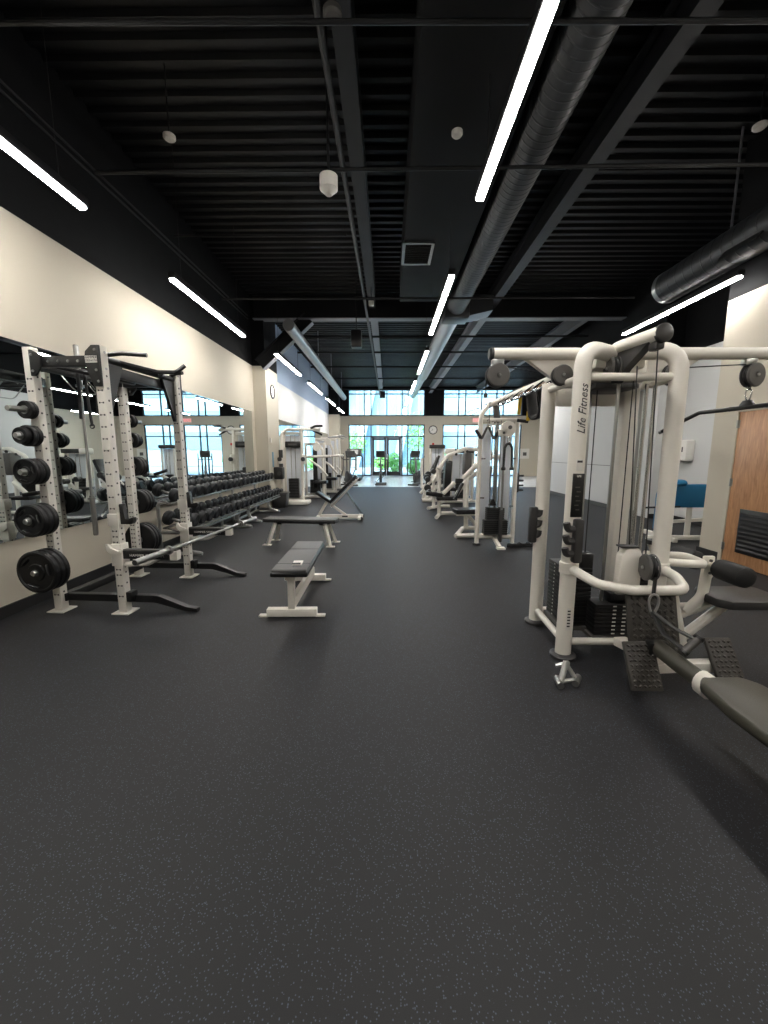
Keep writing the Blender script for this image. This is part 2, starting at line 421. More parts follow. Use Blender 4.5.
# wooden door in the right wall, hinges on its far edge, black louvred grille low down
m = MB()
m.box((4.475, 5.275, 1.0), (.05, .05, 2.0)); m.box((4.475, 4.3, 1.0), (.05, .05, 2.0)); m.box((4.475, 4.79, 1.98), (.05, 1.02, .05))
d2 = struct(m, 'door_2', 'cream')
m = MB(); m.box((4.478, 4.787, .98), (.03, .92, 1.94), bev=.003); lf = m.build('door_leaf', 'wood', d2)
m = MB(); m.box((4.46, 4.735, .46), (.014, .64, .56), bev=.003)
for i in range(9): m.box((4.452, 4.735, .235 + i * .056), (.012, .58, .035), rot=(0, .6, 0))
m.build('vent_grille', 'blacksign', lf)
for z in (.22, 1.06, 1.8):
    m = MB(); m.cyl((4.455, 5.252, z - .05), (4.455, 5.252, z + .05), .011, seg=10); m.box((4.464, 5.24, z), (.006, .035, .1)); m.build('hinge', 'steel', d2)

# ================================================================== CEILING STEEL, DUCTS, PIPES
def ibeam(m, p0, p1, w, h, t=.02):
    p0, p1 = V(p0), V(p1)
    d = (p1 - p0).normalized(); s = V((0, 0, 1)).cross(d)
    if s.length < .1: s = V((0, 1, 0))
    s.normalize(); u = d.cross(s)
    for o_, ww, hh in ((u * (h / 2 - t / 2), w, t), (u * (-h / 2 + t / 2), w, t), (V((0, 0, 0)), t, h)):
        m.bar(p0 + o_, p1 + o_, ww, hh, up=u if abs(u.dot(d)) < .9 else (0, 0, 1))
m = MB(); ibeam(m, (-3.3, 10.4, 4.95), (9.6, 10.4, 4.95), .22, .55); struct(m, 'ceiling_beam_cross', 'deck')
m = MB(); m.box((3.15, 10.4, 4.664), (12.9, .24, .02)); struct(m, 'ceiling_beam_cross_flange', 'steelgreylit')
for i, (x, y0, y1, wd) in enumerate(((-.38, -3.9, 24.3, .17), (2.48, -3.9, 24.3, .19), (5.2, 10.6, 24.3, .16))):
    m = MB()
    if y0 < 10: ibeam(m, (x, y0, 5.05), (x, 10.28, 5.05), wd, .36); struct(m, 'ceiling_beam', 'beamdim')
    m = MB(); ibeam(m, (x, 10.52, 5.05), (x, y1, 5.05), wd, .36); struct(m, 'ceiling_beam_far', 'steelgreylit')
m = MB(); ibeam(m, (-3.2, 10.38, 3.60), (-1.95, 10.38, 4.70), .2, .3); o = m.build('diagonal_brace', 'deck'); tag(o, 'black diagonal steel brace rising from the clock column to the cross beam', 'brace', kind='structure')
m = MB(); d = V((1.25, 0, 1.10)).normalized(); n_ = V((d.z, 0, -d.x)); m.bar(V((-3.2, 10.38, 3.60)) + n_ * .158, V((-1.95, 10.38, 4.70)) + n_ * .158, .21, .012, up=n_); m.build('brace_flange', 'steelgreylit', o)
# black box trunk with a framed grille
m = MB(); m.box((.68, 2.2, 4.63), (.92, 12.0, .66), bev=.01); o = m.build('duct_trunk', 'wallblack'); tag(o, 'black rectangular duct trunk running under the roof deck', 'duct')
m = MB()
m.box((.42, 6.0, 4.3), (.44, .04, .03)); m.box((.42, 6.62, 4.3), (.44, .04, .03)); m.box((.22, 6.31, 4.3), (.04, .66, .03)); m.box((.62, 6.31, 4.3), (.04, .66, .03))
vt = m.build('grille_frame', 'steel'); tag(vt, 'square ceiling grille with a silver frame beside the centre lights', 'vent')
m = MB()
for i in range(10): m.box((.42, 6.07 + i * .055, 4.298), (.38, .03, .008), rot=(.5, 0, 0))
m.build('louvre', 'blacksign', vt)
vt.name = 'ceiling_vent'

def spiral(p0, p1, r, pitch=.11, r1=None):
    p0, p1 = V(p0), V(p1); L = (p1 - p0).length; pr = [(0.001, 0)]; h = 0; r1 = r1 or r
    while h < L - pitch:
        rr = r + (r1 - r) * h / L
        pr += [(rr, h), (rr, h + pitch - .02), (rr + .003, h + pitch - .014), (rr + .003, h + pitch - .006)]; h += pitch
    pr += [(r1, L), (.001, L)]
    return pr
def duct(name, p0, p1, r, mt, label, pitch=.085, r1=None):
    m = MB(); d = (V(p1) - V(p0)).normalized(); m.lathe(spiral(p0, p1, r, pitch, r1), p0, d, 28); o = m.build(name, mt, ang=24); return tag(o, label, 'duct')
dm = duct('spiral_duct', (1.40, -3.8, 4.42), (1.40, 8.7, 4.42), .20, 'ductdim', 'grey spiral duct above the near centre lights')
m = MB(); m.box((1.42, 8.98, 4.42), (.5, .5, .46), bev=.02); m.prism([(0, 0), (.55, .12), (.55, .42), (0, .42)], (1.6, 8.75, 4.21), (1, 0, 0), (0, 0, 1), (0, .46, 0)); m.build('junction_box', 'ductdim', dm)
d2_ = duct('spiral_duct', (1.40, 9.24, 4.42), (1.36, 16.4, 4.42), .195, 'galv', 'silver spiral duct under the far half of the roof', r1=.195)  # same duct as the near run, window light put into its brighter colour
m = MB(); m.lathe([(.001, 0), (.195, 0), (.15, .25), (.15, 5.6), (.001, 5.6)], (1.36, 16.4, 4.42), (-.006, 1, 0), 28); m.build('reduced_section', 'galv', d2_, ang=50)
dl = duct('spiral_duct', (-2.22, 9.4, 4.25), (-2.3, 21.5, 4.25), .13, 'galv', 'thin silver spiral duct along the far left wall')
dr = duct('spiral_duct', (4.14, -3.5, 3.95), (4.24, 6.5, 3.92), .22, 'ductdim', 'grey duct with an end cap above the right strip light', .16)
m = MB(); m.lathe([(.225, 0), (.225, .08), (.16, .13), (.001, .13)], (4.24, 6.5, 3.92), (.01, 1, 0), 28); m.build('end_cap', 'galv', dr, ang=50)
m = MB(); m.box((4.03, 5.0, 3.80), (.02, .5, .18), rot=(0, .65, .01)); m.build('side_register', 'blacksign', dr)

for dd, x, ys, z0 in ((dm, 1.4, (0, 2.4, 5, 7.6), 4.6), (d2_, 1.39, (10.9, 12.6, 15.2, 17.6), 4.6), (dl, -2.25, (10.9, 13.5, 16.5, 20), 4.36), (dr, 4.2, (1, 5.4), 4.12)):
    for y in ys:
        m = MB(); m.box((x, y, (z0 + ZD) / 2), (.03, .004, ZD - z0)); m.build('hanger_strap', 'steelgreylit', dd)
def pipe(label, pts, r, name='sprinkler_pipe', mt='deck'):
    m = MB(); m.tube(pts, r, 8); o = m.build(name, mt); return tag(o, label, 'pipe')
pipe('dark sprinkler main running away beside the centre ceiling beam', [(-.52, -3.5, 4.5), (-.44, 22, 4.5)], .028)
pipe('thin conduit hugging the left side of the centre ceiling beam', [(-.58, -3.5, 4.92), (-.52, 10.2, 4.92)], .014, 'conduit')
pipe('nearest thin branch pipe crossing the whole ceiling', [(-3.3, 2.98, 4.18), (4.5, 3.04, 4.18)], .016)
pipe('branch pipe crossing the ceiling by the white dome camera', [(-2.9, 4.38, 4.18), (4.5, 4.32, 4.18)], .018)
pipe('branch pipe crossing the ceiling just before the cross beam', [(-3.0, 7.68, 4.18), (4.4, 7.68, 4.18)], .02)
pipe('short dark conduit run on the left dropping below the deck', [(-3.1, 6.3, 4.55), (-.6, 6.3, 4.55)], .014, 'conduit')
for i, (y, z) in enumerate(((12.2, 4.75), (13.4, 4.6), (15.6, 4.6), (18.3, 4.65), (21.0, 4.6))):
    pipe('%s black pipe crossing the far ceiling beyond the cross beam' % ORD[i], [(-2.9, y, z), (6.5, y, z)], .03)
pipe('x', [(-3.385, -3, 4.52), (-3.385, 10.2, 4.62)], .012, 'conduit')['label'] = 'lower of two thin conduits high along the left wall'
pipe('x', [(-3.385, -3, 4.60), (-3.385, 10.2, 4.70)], .012, 'conduit')['label'] = 'higher of two thin conduits high along the left wall'

# ================================================================== STRIP LIGHTS
def strip(x, y0, z, label, group, L=2.44, top=ZD - .05):
    t = thing('strip_light', label, 'light', (x, y0 + L / 2, z), 0, group)
    m = MB(); m.box((0, 0, .045), (.085, L + .02, .07), bev=.006); m.build('housing', 'deck', t, local=True)
    m = MB(); m.box((0, 0, 0), (.066, L, .03), bev=.01); m.build('diffuser', 'led', t, local=True)
    for s in (-1, 1):
        m = MB(); m.cyl((0, s * L * .4, .08), (0, s * L * .4, top - z), .003, seg=6); m.build('hanging_cable', 'cable', t, local=True)
def row(x, z, ys, fmt, g, top=ZD - .05):
    for i, y in enumerate(ys): strip(x, y, z, fmt % ORD[i], g, top=top)
row(-2.62, 3.52, (-2.5, 1.32, 5.18), '%s linear strip light hung along the near left wall', 'left wall strip lights')
row(-2.46, 3.57, (9.15, 12.85, 16.55, 20.1), '%s linear strip light of the far left row, past the cross beam', 'far left strip lights')
row(.775, 3.57, (-2.6, 1.32, 5.25), '%s linear strip light of the near centre row under the spiral duct', 'centre strip lights', 4.302)
row(.83, 3.57, (8.95, 12.65, 16.3, 20.0), '%s linear strip light of the far centre row beyond the junction box', 'far centre strip lights')
row(4.30, 3.57, (-2.2, 1.5, 5.3), '%s linear strip light hung on the right near the cream wall', 'right strip lights', 3.70)
row(4.55, 3.57, (13.2, 17.0, 20.8), '%s far right strip light behind the cable tower', 'far right strip lights')  # third strip is an added one, to brighten the far wall
strip(7.6, 18.5, 3.3, 'strip light deep in the far right corner near the windows', 'corner strip lights')

# small ceiling devices
def disc(name, x, y, z, r, h, mt, label, cat, rod=True):
    m = MB(); m.lathe([(.001, 0), (r * .75, 0), (r, h * .35), (r, h), (.001, h)], (x, y, z), (0, 0, 1), 20)
    o = m.build(name, mt)
    if rod: m = MB(); m.cyl((x, y, z + h), (x, y, ZD - .03), .008, seg=8); m.build('drop_rod', 'deck', o)
    return tag(o, label, cat)
disc('ceiling_speaker_disc', -2.22, 4.55, 4.58, .06, .04, 'label', 'small white ceiling detector left of the dome camera', 'detector')
disc('smoke_detector', .617, 4.07, 4.26, .05, .042, 'label', 'small white ceiling detector beside the centre strip light', 'detector', False)
disc('smoke_detector', 3.66, 4.5, 4.6, .06, .04, 'label', 'small white ceiling detector above the right strip light', 'detector')
disc('smoke_detector', -.41, 3.42, 4.58, .07, .05, 'greyplastic', 'grey round detector under the centre beam, nearest the camera', 'detector')
m = MB(); m.lathe([(.001, -.02), (.03, -.02), (.05, .0), (.085, .03), (.085, .14), (.001, .14)], (-.56, 4.16, 3.86), (0, 0, 1), 24); o = m.build('security_camera', 'label'); tag(o, 'white dome security camera hanging on a rod below the centre beam', 'camera')
m = MB(); m.ring((-.56, 4.16, 3.885), (0, 0, 1), .055, .014); m.build('lens_ring', 'blacksign', o)
m = MB(); m.cyl((-.56, 4.16, 4.0), (-.56, 4.16, 5.27), .012, seg=8); m.build('drop_rod', 'deck', o)
bpy.data.objects['ceiling_speaker_disc'].name = 'smoke_detector'
m = MB(); m.box((-.72, 9.55, 3.98), (.24, .2, .36), bev=.02); o = m.build('ceiling_speaker', 'blacksign'); tag(o, 'black loudspeaker hanging under the cross beam', 'speaker')
m = MB(); m.cyl((-.72, 9.55, 4.16), (-.72, 9.55, 5.24), .012, seg=8); m.build('drop_rod', 'deck', o)
m = MB(); m.box((-.3, 22.6, 4.55), (.3, .25, .36), bev=.02); o = m.build('ceiling_speaker', 'blacksign'); tag(o, 'black loudspeaker hanging in front of the far clerestory window', 'speaker')
m = MB(); m.cyl((-.3, 22.6, 4.7), (-.3, 22.6, 5.24), .012, seg=8); m.build('drop_rod', 'deck', o)
m = MB(); m.box((-.36, 9.0, 4.55), (.11, .1, .09), bev=.01); o = m.build('junction_box', 'label'); tag(o, 'small white junction box on a rod near the cross beam', 'box')
m = MB(); m.cyl((-.36, 9.0, 4.59), (-.36, 9.0, 4.9), .008, seg=8); m.build('drop_rod', 'deck', o)

# ================================================================== WALL FITTINGS
def clock(o_, n, up, R, label):
    t = thing('wall_clock', label, 'clock', o_)
    o_, n = V(o_), V(n)
    m = MB(); m.lathe([(.001, 0), (R * .94, 0), (R * .94, .012), (.001, .012)], o_, n, 32); m.build('dial', 'ceramic', t)
    m = MB(); m.ring(o_ + n * .015, n, R, R * .1, 36, 8); m.build('case_ring', 'blacksign' if R < .25 else 'greyplastic', t)
    s = n.cross(V((0, 0, 1))); m = MB()
    for a, l in ((.7, .5), (2.1, .75)):
        d = V((0, 0, 1)) * math.cos(a) + s * math.sin(a); m.bar(o_ + n * .018, o_ + n * .018 + d * R * l, R * .05, .004, up=n)
    for k in range(12):
        d = V((0, 0, 1)) * math.cos(k * PI / 6) + s * math.sin(k * PI / 6); m.bar(o_ + n * .014 + d * R * .74, o_ + n * .014 + d * R * .86, R * .04, .003, up=n)
    m.build('hand', 'blacksign', t)
clock((-3.078, 10.93, 3.03), (1, 0, 0), None, .17, 'round black-rimmed clock high on the left column')
clock((2.7, YF - .002, 2.76), (0, -1, 0), None, .24, 'round clock with grey rim on the pier between the windows')
m = MB(); m.box((2.72, YF - .02, 1.92), (.12, .05, .14), bev=.01); tag(m.build('fire_alarm', 'red'), 'small red fire alarm on the pier below the clock', 'alarm')
m = MB(); m.box((8.25, YF - .01, 1.35), (.55, .02, .6)); o = m.build('framed_notice', 'label'); tag(o, 'white framed notice on the cream far right wall', 'notice')
m = MB(); m.box((8.25, YF - .022, 1.33), (.22, .006, .2)); m.build('print', 'greyplastic', o)
t = thing('paper_towel_dispenser', 'white paper towel dispenser on the alcove wall', 'dispenser', (6.15, 8.35, 1.32))
m = MB(); m.box((6.06, 8.35, 1.48), (.18, .36, .42), bev=.03); m.build('case', 'ceramic', t)
m = MB(); m.box((6.06, 8.35, 1.268), (.1, .28, .012)); m.build('paper_slot', 'greyplastic', t)
m = MB(); m.box((5.965, 8.27, 1.5), (.006, .03, .1), bev=.002); m.build('window', 'darkplastic', t)
# hanging exit sign between tower and windows
t = thing('exit_sign', 'red exit sign on the lintel of the far right window', 'sign', (5.3, YF - .03, 3.3))
m = MB(); m.box((5.3, YF - .03, 3.32), (.5, .05, .28), bev=.01); m.build('case', 'ceramic', t)
text('EXIT', .24, frame((5.3, YF - .058, 3.32), (1, 0, 0), (0, 0, 1)), 'exit', t)
# light switch and speaker box beside the far column
m = MB(); m.box((-2.96, 10.9, .88), (.24, .25, .33), bev=.03); o = m.build('wall_speaker', 'blacksign'); tag(o, 'black box mounted low on the clock column', 'speaker box')
m = MB(); m.box((-3.07, 10.9, .88), (.04, .08, .08)); m.build('bracket', 'black', o)
m = MB(); m.lathe([(.001, -.02), (.05, -.02), (.055, 0), (.055, .01), (.001, .01)], (-2.93, 10.78, .88), (0, -1, 0), 20); m.build('cone', 'darkplastic', o)
m = MB(); m.box((-3.07, 10.75, 1.25), (.02, .09, .4), bev=.004); tag(m.build('notice_strip', 'bluetape'), 'narrow light blue notice on the clock column', 'notice')
m = MB(); m.box((-3.07, 10.62, 1.75), (.016, .08, .12), bev=.004); tag(m.build('light_switch', 'ceramic'), 'white light switch on the clock column', 'switch')

# ================================================================== OUTSIDE
m = MB(); m.box((2, 55, -.1), (120, 60.2, .1)); struct(m, 'ground_outside', 'pave')
t = thing('office_building', 'pale office building across the street with white diagonal struts', 'building', (-3, 40, 0))
m = MB(); m.box((-8, 45, 4.5), (26, 10, 9)); m.build('wall', 'offwhite', t)
m = MB()
for i in range(13): m.box((-20 + i * 2., 39.94, 4.5), (1.75, .1, 8.6))
m.build('window_strip', 'bglass', t)
for x0, x1 in ((-7.2, -3.6), (-3.2, -1.2), (.8, 2.4)):
    m = MB(); m.bar((x0, 39.2, 0), (x1, 39.2, 8.6), .7, .5, up=(0, 1, 0)); m.build('diagonal_strut', 'offwhite', t)
t = thing('office_building', 'white building with a long blue window band seen through the right windows', 'building', (14, 42, 0))
m = MB(); m.box((15, 47, 4.7), (19, 10, 9.4)); m.build('wall', 'offwhite', t)
for z, h in ((2.6, 1.8), (5.0, 1.3), (7.6, 1.3)):
    m = MB()
    for i in range(9): m.box((6.7 + i * 2.1, 41.95, z), (2.0, .1, h))
    m.build('window_band', 'bglass', t)
def shrub(x, y, h, r, label, trunk=0.):
    t = thing('street_tree' if trunk else 'garden_shrub', label, 'tree' if trunk else 'shrub', (x, y, -.05), 0, 'planting outside the windows')
    m = MB(); rr = random.Random(int(x * 100 + y))
    for i in range(420):
        a, b, q = rr.uniform(0, 2 * PI), rr.uniform(-1, 1), rr.random() ** .4
        c = V((math.cos(a) * math.sqrt(1 - b * b) * r * q, math.sin(a) * math.sqrt(1 - b * b) * r * q, b * (h - trunk) / 2 * q + trunk + (h - trunk) / 2))
        s = rr.uniform(.07, .15); n1 = V((rr.gauss(0, 1), rr.gauss(0, 1), rr.gauss(0, 1))).normalized(); n2 = n1.orthogonal().normalized()
        vs = [m.bm.verts.new(V((x, y, -.05)) + c + p) for p in (n1 * s, n2 * s * .5, n1 * -s, n2 * -s * .5)]; m.bm.faces.new(vs)
    m.build('foliage', 'foliage', t)
    m = MB(); m.tube([(x, y, -.05), (x + .03, y, h * .5), (x, y + .04, h * .85)], [.07, .05, .02], 8); m.build('trunk', 'bark', t)
shrub(2.2, 29.5, 4.6, 1.1, 'tall bright green tree outside right of the glass door', 1.2)
shrub(.45, 27.6, 1.5, .6, 'low green bush outside behind the right door leaf')
shrub(1.75, 27.4, 1.1, .5, 'small green bush outside at the foot of the tall tree')
shrub(4.4, 29, 1.6, .8, 'green bush outside the right hand window')
shrub(-2.6, 33, 3.2, .9, 'pale green tree outside at the left edge of the glass', 1.2)
shrub(-.5, 34, 1.1, .8, 'green bush outside behind the left door leaf')
# ================================================================== POWER RACK
RK = V((-2.68, 4.02, 0)); RZ = math.radians(-3.5); RM = Matrix.Translation(RK) @ Matrix.Rotation(RZ, 4, 'Z')
rk = thing('power_rack', 'white and black half rack against the mirror with plates on its storage pegs', 'power rack', RK, RZ)
HX, HY, HT, US = .31, .53, 2.32, .038
def upright(sx, sy):
    m = MB(); x, y = sx * HX, sy * HY
    m.box((x, y, HT / 2 + .006), (2 * US, 2 * US, HT - .012), bev=.006)
    m.mi = 1
    z = .16
    while z < 2.1:
        dense = .3 < z < .75
        for f in (-1, 1):
            m.box((x, y + f * US, z), (.03, .003, .004))
            for q in (-.017, .017): m.box((x + q, y + f * US, z), (.012, .003, .014))
            m.lathe([(.001, 0), (.009, 0), (.009, .002), (.001, .002)], (x + f * (US - .0005), y, z + .02), (f, 0, 0), 10)
        z += .05 if dense else .1
    m.mi = 2
    for z in (2.27, 2.14, 1.98):
        m.lathe([(.001, 0), (.011, 0), (.009, .008), (.001, .008)], (x + sx * US, y, z), (sx, 0, 0), 8)
    m.mi = 0
    m.box((x, y, .006), (.16, .16, .012), bev=.003)
    return m.build('upright', ['rackwhite', 'ink', 'steel'], rk, local=True)
for sx in (-1, 1):
    for sy in (-1, 1): upright(sx, sy)
# base rails with sloping front feet
for sy in (-1, 1):
    m = MB(); y = sy * HY
    yy = y + .055
    top = fillet([(-HX + .03, 0, .15), (HX + .30, 0, .15), (HX + .56, 0, .05), (HX + .66, 0, .036)], [.16, .1], 5)
    bot = fillet([(HX + .66, 0, .004), (HX + .55, 0, .012), (HX + .27, 0, .085), (-HX + .03, 0, .085)], [.1, .16], 5)
    m.prism([(p.x, p.z) for p in top + bot], (0, yy - .03, 0), (1, 0, 0), (0, 0, 1), (0, .06, 0), bev=.003)
    o = m.build('base_rail', 'black', rk, local=True, ang=20)
    m = MB(); m.box((HX + .06, y + .018, .15), (.05, .09, .09), bev=.004); m.build('foot_bracket', 'black', rk, local=True)
m = MB(); m.bar((-HX + .02, -HY, .12), (-HX + .02, HY, .12), .07, .07, bev=.004); m.build('rear_crossmember', 'black', rk, local=True)
m = MB(); m.bar((-HX, -HY, 2.2), (-HX, HY, 2.2), .07, .09, bev=.004); m.build('rear_crossmember', 'black', rk, local=True)
m = MB(); m.bar((-HX - .02, .18, 2.2), (-HX - .16, .18, 2.2), .06, .05, bev=.004); m.ring((-HX - .19, .18, 2.2), (0, 0, 1), .034, .01, 20, 6); m.build('bar_hanger', 'black', rk, local=True)
# side crossmembers with gusset plates
for sy in (-1, 1):
    y = sy * HY
    m = MB(); m.bar((-HX, y, 2.2), (HX, y, 2.2), .06, .085, up=(0, 0, 1), bev=.003)
    m.mi = 1
    for k in range(6): m.lathe([(.001, 0), (.012, 0), (.009, .008), (.001, .008)], (-HX + .09 + k * .088, y - .03, 2.2), (0, -1, 0), 8)
    m.build('side_crossmember', ['black', 'steel'], rk, local=True)
    for sx in (-1, 1):
        m = MB(); s = sx
        big = [(.036, 2.318), (-.03, 2.318), (-.085, 2.27), (-.10, 2.19), (-.08, 2.12), (-.036, 1.99), (.036, 1.99)]
        small = [(-.037, 2.29), (-.06, 2.29), (-.13, 2.25), (-.13, 2.15), (-.08, 2.08), (-.037, 2.08)]
        P = big if sx > 0 else small
        m.prism([(HX * s + p[0] * s, p[1]) for p in P], (0, y - .058 if sy < 0 else y + .046, 0), (1, 0, 0), (0, 0, 1), (0, .016, 0), bev=.002)
        m.mi = 1
        yf = y - .058 if sy < 0 else y + .046
        for px, pz in (((0, 2.28), (.0, 2.12), (.01, 2.03)) if sx > 0 else ((-.06, 2.25), (-.06, 2.12))):
            m.lathe([(.001, 0), (.012, 0), (.009, .008), (.001, .008)], (HX * s + px * s, yf, pz), (0, -1, 0), 8)
        m.build('gusset_plate', ['black', 'steel'], rk, local=True)
m = MB(); m.box((HX - .035, -HY - .062, 2.205), (.1, .008, .055), bev=.001); bd = m.build('maker_badge', 'label', rk, local=True)
text('HAMMER', .028, RM @ frame((HX - .035, -HY - .0665, 2.218), (1, 0, 0), (0, 0, 1)), 'ink', rk)
text('STRENGTH', .022, RM @ frame((HX - .035, -HY - .0665, 2.193), (1, 0, 0), (0, 0, 1)), 'ink', rk)
# pull-up bar cage with angled grips
m = MB(); m.cyl((HX - .01, -HY, 2.23), (HX - .01, HY, 2.23), .03); m.build('pull_up_bar', 'satin', rk, local=True)
m = MB(); m.bar((HX - .05, -HY + .04, 2.15), (HX - .05, HY - .04, 2.15), .05, .09, bev=.004); m.build('front_crossmember', 'black', rk, local=True)
for pts in ([(HX - .02, -HY + .05, 2.26), (HX + .1, -HY + .12, 2.29), (HX + .3, -HY + .16, 2.28)], [(HX - .02, HY - .05, 2.26), (HX + .08, HY - .10, 2.28), (HX + .16, HY - .12, 2.28)],
            [(HX - .02, -HY + .2, 2.24), (HX + .22, -HY + .42, 2.19), (HX + .35, -HY + .5, 2.2), (HX + .42, -HY + .54, 2.27)],
            [(HX - .02, HY - .2, 2.24), (HX + .1, HY - .42, 2.2), (HX + .16, HY - .5, 2.2)]):
    m = MB(); m.tube(fillet(pts, .08), .019, 10); m.build('angled_grip', 'satin', rk, local=True)
m = MB(); m.tube(fillet([(-HX + .05, -HY + .2, 2.2), (.0, -HY + .25, 2.15), (.05, HY - .25, 2.15), (-HX + .05, HY - .2, 2.2)], .1), .018, 10); m.build('inner_grip', 'satin', rk, local=True)
for s in (-1, 1):
    m = MB(); m.prism([(0, 0), (0, -.42), (.02, -.42), (.2, 0)], (HX - .02, s * (HY - .042), 2.2), (0, -s, 0), (0, 0, 1), (.03, 0, 0)); m.build('knee_plate', 'black', rk, local=True)
m = MB()
for k in range(2):
    m.tube(fillet([(-HX + .03, -.28 + .3 * k, 2.14), (-HX + .15, -.28 + .3 * k, 2.0), (-HX + .15, -.02 + .3 * k, 2.0), (-HX + .03, -.02 + .3 * k, 2.14)], .05), .006, 6)
m.build('accessory_rail', 'steel', rk, local=True)
# J-hooks and spotter arms
for sy in (-1, 1):
    y = sy * HY
    m = MB(); m.box((HX, y, .86), (.1, .1, .11), bev=.006); jh = m.build('hook_saddle', 'rackwhite', rk, local=True)
    m = MB(); m.prism([(.05, .12), (.05, -.06), (.15, -.06), (.17, -.035), (.17, .0), (.145, .0), (.13, -.02), (.09, -.02), (.085, .12)], (HX, y - .025, .88), (1, 0, 0), (0, 0, 1), (0, .05, 0), bev=.006); m.build('hook', 'satin', rk, local=True)
    m = MB(); m.box((HX, y, .545), (.1, .1, .2), bev=.006)
    m.prism([(-.07, .1), (-.05, .1), (-.03, .06), (.04, .035), (.06, .05), (.06, .02), (-.02, .0), (-.07, .04)], (HX, y - .075, .55), (1, 0, 0), (0, 0, 1), (0, .022, 0), bev=.003)
    m.tube(fillet([(HX + .04, y, .455), (HX + .25, y, .465), (HX + .4, y, .54)], .12), .026, 10)
    m.box((HX + .515, y, .545), (.07, .065, .085), bev=.006)
    m.build('spotter_bracket', 'rackwhite', rk, local=True)
    m = MB(); m.box((HX + .29, y, .545), (.5, .06, .075), bev=.004); ar = m.build('spotter_arm', 'satin', rk, local=True)
    m = MB(); m.box((HX + .29, y, .588), (.5, .05, .01), bev=.002); m.build('wear_strip', 'greyplastic', ar, local=True)
    text('HAMMER STRENGTH', .034, RM @ frame((HX + .27, y - .0315, .54), (1, 0, 0), (0, 0, 1)), 'label', rk)
# plate storage pegs and the plates on them
PL = (.22, .185, .185, .2, .195)
PEGZ = (1.80, 1.585, 1.285, .87, .42)
LOADS = (((.074, .035), (.074, .03)), ((.088, .045), (.088, .04), (.07, .05)), ((.112, .05), (.112, .05), (.112, .03)), ((.142, .055), (.142, .05), (.142, .05)), ((.188, .05), (.188, .05), (.188, .05)))
PN = ('topmost', 'second highest', 'middle', 'fourth highest', 'lowest')
def weight_plate(o_, d, R, t_, label, group):
    t = thing('weight_plate', label, 'weight plate', o_, 0, group); o_, d = V(o_), V(d)
    m = MB(); m.lathe([(.026, 0), (R * .93, 0), (R, t_ * .2), (R, t_ * .8), (R * .93, t_), (R * .86, t_), (R * .82, t_ - .008), (R * .42, t_ - .008), (R * .38, t_ + .002), (.026, t_ + .002), (.026, 0)], o_, d, 36)
    m.build('disc', 'plate', t, ang=28)
    m = MB(); m.lathe([(.0252, t_ * .1), (.0258, t_ + .003), (.034, t_ + .004), (.034, t_ + .0005), (.0262, t_ * .1)], o_, d, 20); m.build('hub_ring', 'steel' if R < .15 else 'darkplastic', t)
    if R > .1:
        u = d.orthogonal().normalized(); q = d.cross(u); m = MB()
        for k in range(3):
            a = k * 2 * PI / 3 + .5; c = o_ + d * (t_ - .006) + (u * math.cos(a) + q * math.sin(a)) * R * .64; tt = -u * math.sin(a) + q * math.cos(a)
            m.tube([c - tt * R * .26, c, c + tt * R * .26], [R * .1, R * .14, R * .1], 10, ry=.25, up=d)
        m.build('grip_opening', 'blacksign', t)
    return t
for sy in (-1, 1):
    for i, z in enumerate(PEGZ):
        base = RM @ V((-HX, sy * (HY + US), z)); d = (RM.to_3x3() @ V((0, sy, 0))).normalized()
        m = MB(); m.lathe([(.001, 0), (.045, 0), (.045, .012), (.024, .014), (.024, PL[i]), (.02, PL[i] + .006), (.001, PL[i] + .006)], base, d, 20); m.build('storage_peg', 'steel', rk)
        off = .016
        for k, (R, t_) in enumerate(LOADS[i]):
            weight_plate(base + d * off, d, R, t_, 'black weight plate, %s on the %s peg of the %s rear post' % (('innermost', 'second out', 'outermost')[k] if not (i == 0 and k == 1) else 'outermost', PN[i], 'near' if sy < 0 else 'far'), 'plates stored on the power rack')
            off += t_ + .002
# barbell lying across the spotter arms
def barbell(c, d, L, label, name='barbell'):
    c, d = V(c), V(d).normalized(); t = thing(name, label, 'barbell', c)
    s = L / 2 - .41
    m = MB(); m.cyl(c - d * s, c + d * s, .0145, seg=14); m.build('shaft', 'steel', t)
    for sg in (-1, 1):
        dd = d * sg
        m = MB(); m.lathe([(.001, s - .02), (.024, s - .02), (.024, s), (.039, s), (.039, s + .022), (.025, s + .024), (.025, L / 2 - .004), (.022, L / 2), (.001, L / 2)], c, dd, 20); m.build('sleeve', 'steel', t)
        m = MB(); m.lathe([(.001, 0), (.02, 0), (.02, .003), (.001, .003)], c + dd * L / 2, dd, 16); m.build('end_cap', 'darkplastic', t)
    return t
barbell((-1.815, 3.99, .612), (.115, 1.0, 0), 2.1, 'steel barbell resting across the two spotter arms of the rack')
barbell((-3.17, 4.23, 1.54), (0, 0, 1), 1.96, 'steel barbell hanging upright at the back of the power rack')
# black straps slung from the rack
for k, (yy, l) in enumerate(((3.72, .42), (3.95, .36))):
    m = MB(); c = V((-2.78, yy, 2.17))
    m.tube(fillet([c + V((-.03, 0, -l)), c + V((-.03, .02, 0)), c + V((0, .02, .012)), c + V((.03, .02, 0)), c + V((.04, .02, -l * .7)), c + V((.03, .05, -l * 1.15))], .02), .02, 8, ry=.35, up=(0, 1, 0))
    o = m.build('lifting_strap', 'rubber'); tag(o, ('black strap slung over the near half of the rack top', 'second black strap, slung farther along the rack top')[k], 'strap')
    m = MB(); m.ring(c + V((.03, .05, -l * 1.15 + .0)), (0, 1, 0), .02, .005, 16, 6); m.build('buckle', 'satin', o)

